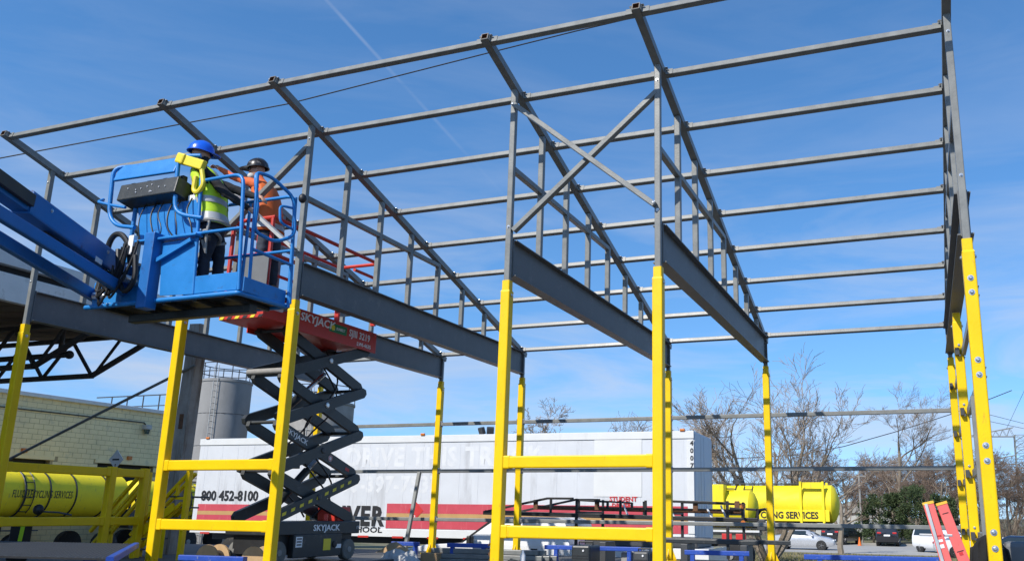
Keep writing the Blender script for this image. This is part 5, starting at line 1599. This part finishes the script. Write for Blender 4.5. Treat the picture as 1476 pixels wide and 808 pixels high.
# welder, bottle, boxes, spools and rubbish
def welder(x, y, label, s=1.0, m_='lift_dark'):
    T = thing('welding_machine', label, 'welding machine', (x, y, 0))
    q = MB(); q.cbox((0, 0, .19 * s), (.32 * s, .5 * s, .38 * s), .03); q.build('case', m_, T)
    for k in range(5):
        q = MB(); q.box((0, -.252 * s, (.06 + .04 * k) * s), (.27 * s, .008, .012)); q.build('louvre', 'black', T)
    q = MB(); q.lathe((.05 * s, -.252 * s, .30 * s), (0, -1, 0), [(0, .018), (.015, .014)], 12); q.build('dial', 'letter_white', T)
    q = MB(); q.tube([(-.12 * s, 0, .37 * s), (-.12 * s, 0, .43 * s), (.12 * s, 0, .43 * s), (.12 * s, 0, .37 * s)], .014, 6); q.build('handle', 'black', T, True)
    q = MB(); q.tube([(-.15 * s, -.2 * s, .12), (-.4, -.35, .03), (-.8, -.3, .02), (-1.1, -.1, .03)], .016, 6); q.build('lead', 'hose', T, True)
welder(-.55, 4.25, 'black welding machine on the pad before the long blue stand')
welder(.42, 4.35, 'smaller grey machine next to the tall front post', .8, 'steel_dark')
q = MB(); q.cbox((-.02, 4.9, .13), (.22, .24, .26), .02)
tag(q.build('equipment_box', 'strap_grey'), 'small grey equipment box under the long blue stand', 'box')
bt = MB(); bt.lathe((-1.62, 4.1, 0), (0, 0, 1), [(0, .045), (.2, .045), (.24, .02), (.28, .018)], 14)
tag(bt.build('spray_bottle', 'letter_white', smooth=True), 'white spray bottle standing by a rear yellow post foot', 'bottle')
ch = MB()
rnd = random.Random(8)
for k in range(22):
    c = V(-2.05 + rnd.uniform(-.07, .07), 3.9 + rnd.uniform(-.07, .07), .05 + .019 * k)
    ch.tube([c + V(.03 * math.cos(a * math.pi / 4 + k), .018 * math.sin(a * math.pi / 4), .03 * math.sin(a * math.pi / 4 + k * .7)) for a in range(8)], .009, 5, closed=True)
CH = thing('chain_hoist', 'rusty chain hoist piled by the front post second from right', 'chain hoist'); tag(ch.build('chain', 'rust', CH, True), kind='stuff')
q = MB(); q.cbox((-2.05, 3.95, .10), (.16, .14, .2), .03); q.build('hoist_body', 'lift_dark', CH)
for k, (x, y, z, s) in enumerate(((-4.75, .55, 0.0, .2), (-3.85, .45, 0.0, .2))):
    T = thing('cable_spool', ('wooden cable spool left of the scissor lift front wheels' if k == 0 else 'wooden cable spool half behind the yellow post'), 'cable spool', (x, y, z))
    for yy in (-.11, .11):
        q = MB(); q.lathe((0, yy, s), (0, 1, 0), [(-.015, s), (.015, s)], 24); q.build('flange', 'timber', T)
    q = MB(); q.lathe((0, 0, s), (0, 1, 0), [(-.1, s * .6), (.1, s * .6)], 18); q.build('cable', 'steel_dark', T, True)
# crumpled plastic and cardboard by the lift
def crumple(name, label, cat, c, d, m_, seed, n=9):
    rn = random.Random(seed); q = MB(); vs = []; fs = []
    for i in range(n + 1):
        for j in range(n + 1):
            x, y = (i / n - .5) * d[0], (j / n - .5) * d[1]
            e_ = max(0, 1 - (2 * abs(i / n - .5)) ** 3) * max(0, 1 - (2 * abs(j / n - .5)) ** 3)
            vs.append((x + rn.uniform(-.02, .02), y + rn.uniform(-.02, .02), e_ * d[2] * (.5 + .7 * rn.random()) + .01))
    for i in range(n):
        for j in range(n):
            k0 = i * (n + 1) + j; fs += [(k0, k0 + 1, k0 + n + 2), (k0, k0 + n + 2, k0 + n + 1)]
    q.add(vs, fs); tag(q.build(name, m_, loc=c), label, cat)
crumple('plastic_sheet', 'crumpled clear plastic wrap on the pad right of the scissor lift', 'plastic wrap', (-3.75, 3.7, 0), (.7, .5, .26), 'plastic_sheet', 2)
crumple('cardboard', 'torn cardboard on top of the crumpled plastic', 'cardboard', (-3.95, 3.85, .18), (.5, .35, .16), 'cardboard', 4, 4)
q = MB(); q.cbox((-3.45, 4.25, .09), (.34, .2, .18), .008)
tag(q.build('cardboard_box', 'cardboard'), 'small plain cardboard box at the foot of the leaning tube', 'box')

# folding ladder with red rails at the right
def ladder():
    T = thing('step_ladder', 'folded ladder with two red fibreglass rails and orange caps near the right posts', 'ladder')
    # two closed frames side by side, leaning to the left
    for k, (tp, bt_) in enumerate(((V(4.765, -1.40, 1.000), V(4.985, -1.47, .02)), (V(4.872, -1.36, .998), V(5.165, -1.42, .02)))):
        d = (tp - bt_).normalized(); up_ = V(0, -1, 0)
        q = MB(); q.bar(bt_, tp, .032, .088, up=V(1, 0, 0), r=.004); ro = q.build('rail', 'ladder_red', T)
        q = MB(); q.bar(tp - d * .0, tp + d * .022, .04, .094, up=V(1, 0, 0)); q.build('cap', 'ladder_cap', ro)
        q = MB(); q.bar(bt_ + d * .42, bt_ + d * .445, .038, .094, up=V(1, 0, 0)); q.build('foot_band', 'ladder_cap', ro)
        for (t, w, h, m_) in (((.70, .05, .02, 'letter_white'), (.74, .05, .012, 'sign_red'), (.655, .045, .03, 'letter_white')) if k == 0 else ((.93, .05, .006, 'letter_black'), (.62, .055, .006, 'letter_black'), (.60, .03, .025, 'sign_red'))):
            c = bt_.lerp(tp, t) + V(0, -.018, 0)
            q = MB(); q.box(c, (w, .003, h), (0, math.atan2(d.x, d.z), 0)); q.build('sticker', m_, ro)
    q = MB(); q.prof((4.745, -1.38, 1.0), (4.95, -1.45, .02), [(-.012, -.06), (.012, -.06), (.012, .06), (-.012, .06)], up=(0, 1, 0)); q.build('side_plate', 'aluminium', T)
    for k in range(3):
        z = .25 + .25 * k
        q = MB(); q.cbox((5.00 - .26 * z, -1.36, z), (.26, .07, .02), .004); q.build('step', 'aluminium', T)
ladder()

# black jacket hung over the rail behind the right front post
def jacket():
    q = MB(); n, m = 24, 14; vs = []; fs = []
    for i in range(n + 1):
        for j in range(m + 1):
            u_, t = i / n, j / m
            x = 5.09 + .44 * u_ - .05 * (1 - t) * (1 - 2 * u_) * -1
            z = .735 - .55 * t - .16 * (abs(u_ - .45) * 2) ** 2 * (1 - t * .5)
            y = .19 - .10 * math.sin(math.pi * u_) * (.4 + .6 * t) + .03 * math.sin(14 * u_ + 3 * t) * t + .015 * math.sin(31 * u_)
            vs.append((x, y, z))
    for i in range(n):
        for j in range(m):
            fs.append((i * (m + 1) + j, i * (m + 1) + j + 1, (i + 1) * (m + 1) + j + 1, (i + 1) * (m + 1) + j))
    q.add(vs, fs); o = q.build('jacket', 'cloth_black', smooth=True)
    s_ = o.modifiers.new('s', 'SOLIDIFY'); s_.thickness = .03
    tag(o, 'black jacket draped behind the rightmost yellow post', 'jacket')
jacket()
q = MB(); q.cbox((5.60, .8, .33), (.26, .25, .66), .05); tag(q.build('equipment_case', 'panel_grey'), 'grey case standing behind the black jacket', 'case')

# ================================================================== cars
def car(label, loc, rz, m_, kind='sedan', group=None):
    T = thing('parked_car', label, 'car', loc, rz, group)
    if kind == 'sedan':
        st = [(-2.3, .45, .80, .86, .70, .62), (-2.2, .30, .92, .98, .86, .70), (-1.6, .22, .98, 1.04, .90, .72), (-1.15, .22, 1.0, 1.28, .91, .64), (-.65, .22, 1.0, 1.43, .91, .60), (.25, .22, .98, 1.44, .91, .60), (.75, .22, .96, 1.25, .91, .64), (1.2, .22, .94, 1.0, .90, .74), (1.9, .24, .84, .88, .88, .72), (2.25, .34, .70, .74, .78, .64), (2.33, .42, .60, .62, .66, .5)]
        gl = [(-1.45, 1.03), (-.75, 1.37), (.25, 1.38), (1.05, .99)]; wh = (-1.38, 1.38); rw = .33
    else:
        st = [(-2.3, .55, 1.0, 1.25, .82, .70), (-2.22, .35, 1.1, 1.55, .92, .70), (-1.9, .28, 1.12, 1.72, .94, .68), (-.6, .28, 1.12, 1.76, .95, .68), (.3, .28, 1.1, 1.74, .95, .68), (.85, .28, 1.08, 1.5, .95, .72), (1.25, .28, 1.06, 1.14, .94, .8), (2.1, .3, .98, 1.02, .92, .76), (2.35, .42, .8, .82, .8, .6)]
        gl = [(-2.05, 1.2), (-1.8, 1.62), (.3, 1.62), (1.05, 1.14)]; wh = (-1.4, 1.42); rw = .37
    q = MB(); vs = []; fs = []; n = 12
    for (x, zb_, zbl, zr_, wb, wr) in st:
        ring_ = [(wb * .9, zb_), (wb, zb_ + .14), (wb, (zb_ + zbl) / 2 + .05), (wb * .97, zbl), (wr + .02, zr_ - .04), (wr - .1, zr_)]
        vs += [(x, y, z) for y, z in ring_] + [(x, -y, z) for y, z in ring_[::-1]]
    for i in range(len(st) - 1):
        for k in range(n):
            fs.append((i * n + k, i * n + (k + 1) % n, (i + 1) * n + (k + 1) % n, (i + 1) * n + k))
    fs += [tuple(range(n))[::-1], tuple(range((len(st) - 1) * n, len(st) * n))]
    q.add(vs, fs); q.build('body', m_, T, True)
    def section(x):
        for a, b_ in zip(st, st[1:]):
            if a[0] <= x <= b_[0]:
                t = (x - a[0]) / (b_[0] - a[0]); return [a[k] * (1 - t) + b_[k] * t for k in range(6)]
    for sy in (-1, 1):
        seq = [gl[0][0] + (gl[3][0] - gl[0][0]) * k / 12 for k in range(13)]
        vs = []; fs = []
        for x in seq:
            s_ = section(x)
            zl = s_[2] + .04
            zu = max(zl + .01, s_[3] - .09)
            for z in (zl, zu):
                t = (z - s_[2]) / max(.02, (s_[3] - .04 - s_[2])); y = s_[4] * .97 * (1 - t) + (s_[5] + .02) * t
                vs.append((x, sy * (y + .008), z))
        for k in range(12):
            fs.append((2 * k, 2 * k + 1, 2 * k + 3, 2 * k + 2))
        q = MB(); q.add(vs, fs); q.build('side_window', 'glass', T, True)
        q = MB(); q.cbox((.75, sy * 1.0, 1.02 if kind == 'sedan' else 1.2), (.16, .16, .11), .03); q.build('wing_mirror', m_, T)
        for x in wh:
            w = MB(); w.lathe((x, sy * .66, rw), (0, sy, 0), [(0, rw * .95), (.22, rw * 1.12), (.262, rw * 1.12), (.264, rw * 1.0)], 24); w.build('wheel_arch', 'black', T, True)
            w = MB(); w.lathe((x, sy * .70, rw), (0, sy, 0), [(0, rw * .9), (.02, rw), (.2, rw), (.235, rw * .9), (.235, rw * .66)], 24); wo = w.build('wheel', 'rubber', T, True)
            w = MB(); w.lathe((x, sy * .925, rw), (0, sy, 0), [(0, rw * .66), (.006, rw * .6), (-.02, rw * .5), (.0, .03)], 20); w.build('rim', 'alloy', wo, True)
            for k in range(5):
                a = 2 * math.pi * k / 5
                w = MB(); w.bar((x, sy * .94, rw), (x + rw * .6 * math.cos(a), sy * .935, rw + rw * .6 * math.sin(a)), .05, .012); w.build('spoke', 'alloy', wo)
        q = MB(); q.cbox((2.2 if kind == 'sedan' else 2.24, sy * .58, .68 if kind == 'sedan' else .86), (.2, .34, .12), .03); q.build('headlight', 'letter_white', T)
        q = MB(); q.cbox((-2.24, sy * .62, .84 if kind == 'sedan' else 1.10), (.14, .34, .15), .03); q.build('tail_light', 'tail_light', T)
    a, b_ = (1.22, .76) if kind == 'sedan' else (1.24, .86)
    s0, s1 = section(a - .06), section(b_ - .3)
    q = MB(); q.poly([(a - .06, -.66, s0[3] + .012), (a - .06, .66, s0[3] + .012), (b_ - .25, .54, s1[3] - .02), (b_ - .25, -.54, s1[3] - .02)], .012, (.5, 0, .8)); q.build('windscreen', 'glass', T)
    if kind == 'sedan':
        q = MB(); q.poly([(-1.55, -.6, 1.06), (-1.55, .6, 1.06), (-.8, .52, 1.42), (-.8, -.52, 1.42)], .012, (-.5, 0, .8)); q.build('rear_window', 'glass', T)
    else:
        q = MB(); q.poly([(-2.285, -.62, 1.20), (-2.285, .62, 1.20), (-2.17, .58, 1.60), (-2.17, -.58, 1.60)], .012, (-1, 0, .2)); q.build('rear_window', 'glass', T)
    q = MB(); q.box((-2.315, 0, .78 if kind == 'sedan' else .9), (.012, .5, .13)); q.build('number_plate', 'letter_white', T)
    return T
car('silver sedan parked beyond the right tank truck, seen from its side', (-4.15, 58.0, -1.58), 0.0, 'car_silver')
car('black SUV parked tail towards the viewer under the evergreen bushes', (1.35, 71.0, -1.58), math.pi / 2, 'car_black', 'suv')
car('dark SUV in front of the bare trees left of the black one', (-2.6, 72.0, -1.58), 1.2, 'car_black', 'suv')
car('white SUV peeking out left of the red ladder rails', (5.6, 58.0, -1.58), -0.9, 'car_white', 'suv')
car('white sedan seen between the yellow posts at right', (7.3, 52.0, -1.58), 0.25, 'car_white')
car('dark blue car at the right edge with a lit red tail lamp', (9.15, 44.0, -1.50), 2.9, 'car_navy')
WT = thing('cargo_trailer', 'grey white cargo trailer at the right edge behind the dark blue car', 'trailer', (19.2, 110.0, -1.58))
q = MB(); q.cbox((0, 0, 2.4), (6.0, 2.5, 2.7), .05); q.build('box', 'trailer_clean', WT)
for k in range(12):
    q = MB(); q.box((-2.75 + .5 * k, -1.255, 2.4), (.05, .02, 2.6)); q.build('rib', 'trailer_white', WT)
text_mb('R', 1.0, (-1.75, -1.27, 2.5), (1, 0, 0), (0, 0, 1), .01, .03).build('lettering', 'sign_red', WT)
for x in (-1.5, 1.5):
    q = MB(); q.lathe((x, -1.2, .5), (0, 1, 0), [(0, .3), (0, .5), (.3, .5)], 20); q.build('wheel', 'rubber', WT, True)
q = MB(); q.lathe((-.95, 69.5, -1.58), (0, 0, 1), [(0, .2), (.03, .2), (.03, .15), (.7, .03)], 14)
tag(q.build('traffic_cone', 'cone_orange', smooth=True), 'small orange traffic cone left of the black SUV', 'traffic cone')
HS = thing('shed', 'pale low shed glimpsed through the bare trees left of the black SUV', 'shed', (-3.0, 96.0, -1.6))
q = MB(); q.box((0, 0, 1.4), (9, 5, 2.8)); q.build('wall', 'house_wall', HS)
q = MB(); q.poly([(-4.8, -2.8, 2.8), (4.8, -2.8, 2.8), (0, -2.8, 4.2)], 5.6, (0, 1, 0)); q.build('roof', 'strap_grey', HS)
for x in (-3, -1, 1, 3):
    q = MB(); q.box((x, -2.52, 1.5), (.9, .05, 1.0)); q.build('window', 'glass', HS)

# ================================================================== power lines and pylon
q = MB()
cp = [(-27.0, 5.3, 10.35), (-21.03, 7.01, 11.18), (-12.68, 9.69, 12.89), (-7.0, 11.45, 14.45), (-4.30, 12.25, 15.15), (-1.9, 12.95, 15.72), (2.5, 14.2, 16.7), (9.0, 16.0, 18.2)]
q.tube(cp, .019, 6)
tag(q.build('power_cable', 'cable', smooth=True), 'dark twisted overhead cable crossing the sky behind the rafters', 'cable')
def pylon():
    T = thing('pylon', 'lattice steel transmission tower at the right edge beyond the trees', 'pylon', (31.5, 269.0, -1.6))
    h = 26.0; w0, w1 = 4.2, 3.0
    def cor(z):
        w = (w0 + (w1 - w0) * z / h) / 2
        return [V(-w, -w, z), V(w, -w, z), V(w, w, z), V(-w, w, z)]
    for k in range(4):
        q = MB(); q.tube([cor(0)[k], cor(h)[k]], .13, 4); q.build('leg', 'steel_grey', T)
    n = 15
    for i in range(n):
        a, b_ = cor(h * i / n), cor(h * (i + 1) / n)
        q = MB()
        for k in range(4):
            l = (k + 1) % 4
            q.tube([a[k], b_[l]], .07, 3); q.tube([a[l], b_[k]], .07, 3); q.tube([b_[k], b_[l]], .06, 3)
        tag(q.build('lattice', 'steel_grey', T), kind='stuff')
    for z in (25.6, 17.6):
        for sx in (-1, 1):
            q = MB()
            tip = V(sx * 15.0, 0, z + .2)
            for y in (-1.5, 1.5):
                q.tube([V(sx * 1.6, y, z), tip], .11, 3); q.tube([V(sx * 1.6, y, z + 2.6), tip], .11, 3)
                for k in range(1, 7):
                    t = k / 7; p0 = V(sx * 1.6, y, z).lerp(tip, t); p1 = V(sx * 1.6, y, z + 2.6).lerp(tip, t - .07); p2 = V(sx * 1.6, y, z).lerp(tip, t - .14)
                    q.tube([p0, p1], .06, 3); q.tube([p1, p2], .06, 3)
            q.build('cross_arm', 'steel_grey', T)
            q = MB(); q.tube([tip, tip + V(-1.2, -2.5, -.9)], .22, 6); q.build('insulator', 'steel_dark', T)
    return T
pylon()
WIRES = (
    ('dark line rising over the bare trees to the rear right posts', ((-18, 101.4, 7.9), (-10.5, 103.8, 8.43), (-4.9, 105.6, 9.55), (1.45, 107.5, 11.45), (8.49, 109.6, 13.8), (16, 112, 16.9))),
    ('upper line just right of the rightmost yellow post', ((10, 168, 22.1), (17.7, 187.7, 22.1), (27.9, 213.4, 22.2), (40, 244, 22.6))),
    ('second line just right of the rightmost yellow post', ((10, 168.5, 20.5), (17.6, 188.0, 20.7), (27.8, 213.7, 21.1), (40, 244, 21.8))),
    ('steep line climbing to the right edge above the pylon', ((28.0, 268, 26.2), (28.1, 211.5, 30.3), (28.3, 165, 33.8))),
    ('lowest line left of the pylon', ((17, 266.5, 17.2), (12.5, 205, 13.6), (10.5, 176, 12.4))))
for lb_, pts in WIRES:
    q = MB(); q.tube([V(*p) for p in pts], .05, 4)
    tag(q.build('power_line', 'cable'), lb_, 'power line', 'power lines at right')
UP_ = thing('utility_pole', 'thin pale utility pole among the bare trees at right', 'utility pole', (-1.15, 76.0, -1.6))
q = MB(); q.tube([(0, 0, 0), (0, 0, 6.4)], .10, 8); q.build('pole', 'pole_grey', UP_)
q = MB(); q.bar((-.6, 0, 6.1), (.6, 0, 6.1), .08); q.build('cross_arm', 'pole_grey', UP_)

# ================================================================== trees
def bare_tree_parts(seed, h, spread, trunks=1, levels=5, r0=.2, lean=(0, 0), dens=1.0, first=.28, jitk=1.0, tl=.62, fan=.42):
    rn = random.Random(seed)
    tk, tw = MB(), MB()
    def grow(p, d, ln, r, lev):
        segs = max(3, min(7, int(ln / .45)))
        pts = [p]; rad = [r]; dirs = [d]
        for i in range(segs):
            jit = (.12 + .045 * lev) * jitk
            d = (d + V(rn.gauss(0, jit), rn.gauss(0, jit), rn.gauss(0, jit * .6) + .05)).normalized()
            p = p + d * (ln / segs)
            pts.append(p); rad.append(max(.0085, r * (1 - .62 * (i + 1) / segs))); dirs.append(d)
        (tk if lev <= 1 else tw).tube(pts, rad, 7 if lev == 0 else (5 if lev <= 1 else 3), caps=False)
        if lev >= levels: return
        nb = int((rn.randint(4, 6) if lev else rn.randint(5, 7)) * dens)
        for k in range(nb):
            t = (first if lev == 0 else .2) + (1 - (first if lev == 0 else .2)) * (k + rn.random()) / nb
            f_ = t * segs; i = min(segs - 1, int(f_)); q0 = pts[i].lerp(pts[i + 1], f_ - i)
            bd = dirs[i]
            az = rn.uniform(0, 2 * math.pi)
            o_ = bd.orthogonal().normalized(); o_ = Matrix.Rotation(az, 3, bd) @ o_
            sp_ = rn.uniform(.45, .95) * spread
            nd = (bd * math.cos(sp_) + o_ * math.sin(sp_)).normalized()
            if nd.z < -.15: nd.z *= -.3; nd.normalize()
            rr = max(.009, (rad[i] * (1 - (f_ - i)) + rad[i + 1] * (f_ - i)) * rn.uniform(.5, .72))
            grow(q0, nd, ln * rn.uniform(.42, .68) * (1 - .25 * t if lev == 0 else 1), rr, lev + 1)
    for k in range(trunks):
        a = 2 * math.pi * k / max(1, trunks) + .5
        sp_ = 0 if trunks == 1 else fan
        d = V(lean[0] + sp_ * math.cos(a), lean[1] + sp_ * math.sin(a), 1).normalized()
        grow(V(.12 * math.cos(a) * (trunks > 1), .12 * math.sin(a) * (trunks > 1), -.1), d, h * tl, r0, 0)
    return tk, tw
def place_tree(name, label, seed, loc, h, spread=1.0, trunks=1, levels=5, r0=.2, dens=1.0, m2='twig', group='bare trees', lean=(0, 0), first=.28, jitk=1.0, tl=.62, fan=.42):
    T = thing(name, label, 'tree', loc, group=group)
    tk, tw = bare_tree_parts(seed, h, spread, trunks, levels, r0, lean, dens, first, jitk, tl, fan)
    tk.build('trunk', 'bark', T, True); tw.build('crown', m2, T)
    return T
place_tree('bare_tree', 'large bare tree with spreading limbs behind the rear post right of the trailer', 21, (-2.3, 31.8, -1.2), 6.5, .80, 5, 4, .15, 1.15, first=.22, jitk=.8, tl=.92, fan=.72)
place_tree('bare_tree', 'bare treetop showing above the middle of the white trailer', 5, (-12.2, 30.0, -1.1), 7.6, 1.0, 2, 5, .12, .9)
place_tree('bare_tree', 'low bare treetop showing above the trailer near its right end', 6, (-8.6, 34.0, -1.2), 8.0, 1.0, 2, 4, .12, 1.0)
place_tree('bare_tree', 'bare tree with a pale forked trunk right of the silver sedan', 9, (-.9, 52.0, -1.6), 6.3, .95, 1, 5, .22, .75, 'twig_brown', first=.35)
V1 = place_tree('bare_tree', 'tall bare tree rising behind the evergreen bushes', 14, (2.0, 90.0, -1.6), 14.0, .8, 1, 5, .30, 1.0, jitk=.75, tl=.75)
V2 = place_tree('bare_tree', 'brown bare tree behind the utility pole', 17, (-3.6, 84.0, -1.6), 10.5, 1.0, 2, 5, .2, 1.0, 'twig_brown')
V3 = place_tree('bare_tree', 'brown bare tree left of the right yellow posts', 19, (6.3, 86.0, -1.6), 10.0, 1.05, 2, 5, .2, 1.05, 'twig_brown')
spots = [(V2, -8.5, 95, 1.0, .8, 'bare tree in the thicket far left beside the tank truck'), (V3, -.2, 97, 1.05, 2.0, 'bare tree deep in the thicket above the cone'), (V1, -6.3, 104, .7, 3.1, 'tall bare tree in the second row behind the silver sedan'),
         (V2, 4.6, 98, 1.05, 4.0, 'bare tree in the second row behind the evergreens'), (V3, 9.4, 96, 1.05, 1.0, 'bare tree directly behind the right yellow posts'), (V1, 9.0, 118, .72, 2.2, 'far bare tree behind the red ladder'),
         (V3, 13.5, 105, 1.0, 5.2, 'bare tree between the rightmost post and the cargo trailer'), (V2, 17.6, 110, 1.1, 2.7, 'bare tree above the cargo trailer'), (V3, 21.5, 118, 1.15, .3, 'bare tree at the right edge below the pylon'),
         (V2, .8, 84, .85, 5.5, 'small brown tree behind the black SUV'), (V3, -5.9, 78, .62, 3.6, 'small brown tree right of the tank truck sign'), (V2, 7.6, 90, .8, .9, 'small brown tree behind the white SUV'), (V3, 15.3, 120, 1.1, 1.4, 'far bare tree left of the pylon'),
         (V2, 3.0, 110, 1.1, 2.0, 'farthest bare tree behind the tall one'), (V3, -2.2, 112, 1.1, .2, 'farthest bare tree behind the shed')]
for src, x, y, sc, rz, lb_ in spots:
    c = copy_tree(src); c.location = (x, y, -1.6); c.rotation_euler = (0, 0, rz); c.scale = (sc, sc, sc); c['label'] = lb_

def evergreen(label, loc, rx, h, seed):
    T = thing('evergreen_bush', label, 'bush', loc, group='evergreen bushes')
    rn = random.Random(seed)
    q = MB(); q.tube([(0, 0, 0), (.05, 0, h * .5), (0, .05, h * .85)], [.12, .08, .03], 6); q.build('trunk', 'bark', T)
    lumps = []
    for k in range(46):
        z = rn.uniform(.14, .93) * h; w = rx * (1 - .62 * (z / h) ** 1.6)
        a = rn.uniform(0, 2 * math.pi); rr = w * math.sqrt(rn.random()) * .85
        lumps.append((V(rr * math.cos(a), rr * math.sin(a), z), rn.uniform(.28, .55) * rx * .5))
    b = MB()
    for c, s_ in lumps:
        for k in range(150):
            d = V(rn.gauss(0, 1), rn.gauss(0, 1), rn.gauss(0, .8)).normalized()
            p = c + d * s_ * (rn.random() ** .4)
            u_ = (d + V(rn.uniform(-.6, .6), rn.uniform(-.6, .6), rn.uniform(-.3, .6))).normalized()
            w_ = u_.orthogonal().normalized(); w_ = Matrix.Rotation(rn.uniform(0, 6.28), 3, u_) @ w_
            ln = rn.uniform(.14, .3); wd = .05
            b.add([p - w_ * wd, p + w_ * wd, p + u_ * ln], [(0, 1, 2)])
    b.build('crown', 'needle', T)
evergreen('olive evergreen bush left of the black SUV', (-.2, 76.5, -1.6), 1.9, 4.6, 1)
evergreen('tallest dark evergreen bush right behind the black SUV', (3.6, 77.5, -1.6), 2.4, 5.4, 2)
evergreen('dark evergreen bush above the red ladder top', (6.0, 78.5, -1.6), 1.9, 4.7, 3)
evergreen('thin olive evergreen between the black SUV and the tallest bush', (1.7, 79.5, -1.6), 1.5, 4.9, 4)

# brown undergrowth below the far trees
th_ = MB(); rn = random.Random(31)
for k in range(15000):
    x = -16 + 46 * rn.random(); y = 98 + 22 * rn.random(); z0_ = -1.6 + rn.random() ** 1.6 * 3.2
    d = V(rn.gauss(0, .5), rn.gauss(0, .5), 1).normalized(); ln = rn.uniform(.5, 1.3); w = V(rn.uniform(-1, 1), rn.uniform(-1, 1), 0).normalized() * rn.uniform(.012, .03)
    p0 = V(x, y, z0_)
    th_.add([p0 - w, p0 + w, p0 + d * ln], [(0, 1, 2)])
tag(th_.build('undergrowth', 'twig_brown'), 'brown twiggy undergrowth below the far bare trees', 'undergrowth', kind='stuff')

# short dry grass on the verge in front of the parking lot
gr = MB(); rn = random.Random(77)
for k in range(9000):
    y = 30 + 21.5 * rn.random(); x = -8 + 26 * rn.random()
    z = gz(y); a = rn.uniform(0, 6.28); h = rn.uniform(.05, .16); w = .03
    gr.add([(x - w * math.cos(a), y - w * math.sin(a), z), (x + w * math.cos(a), y + w * math.sin(a), z), (x + rn.uniform(-.05, .05), y + rn.uniform(-.05, .05), z + h)], [(0, 1, 2)])
mat('dry_grass', (0.20, 0.17, 0.075), 0.9, 0.0, 0.4, 0.5, (0.09, 0.11, 0.03), 0.4, 0.4)
tag(gr.build('grass', 'dry_grass'), 'short dry grass on the verge before the parking lot', 'grass', kind='stuff')
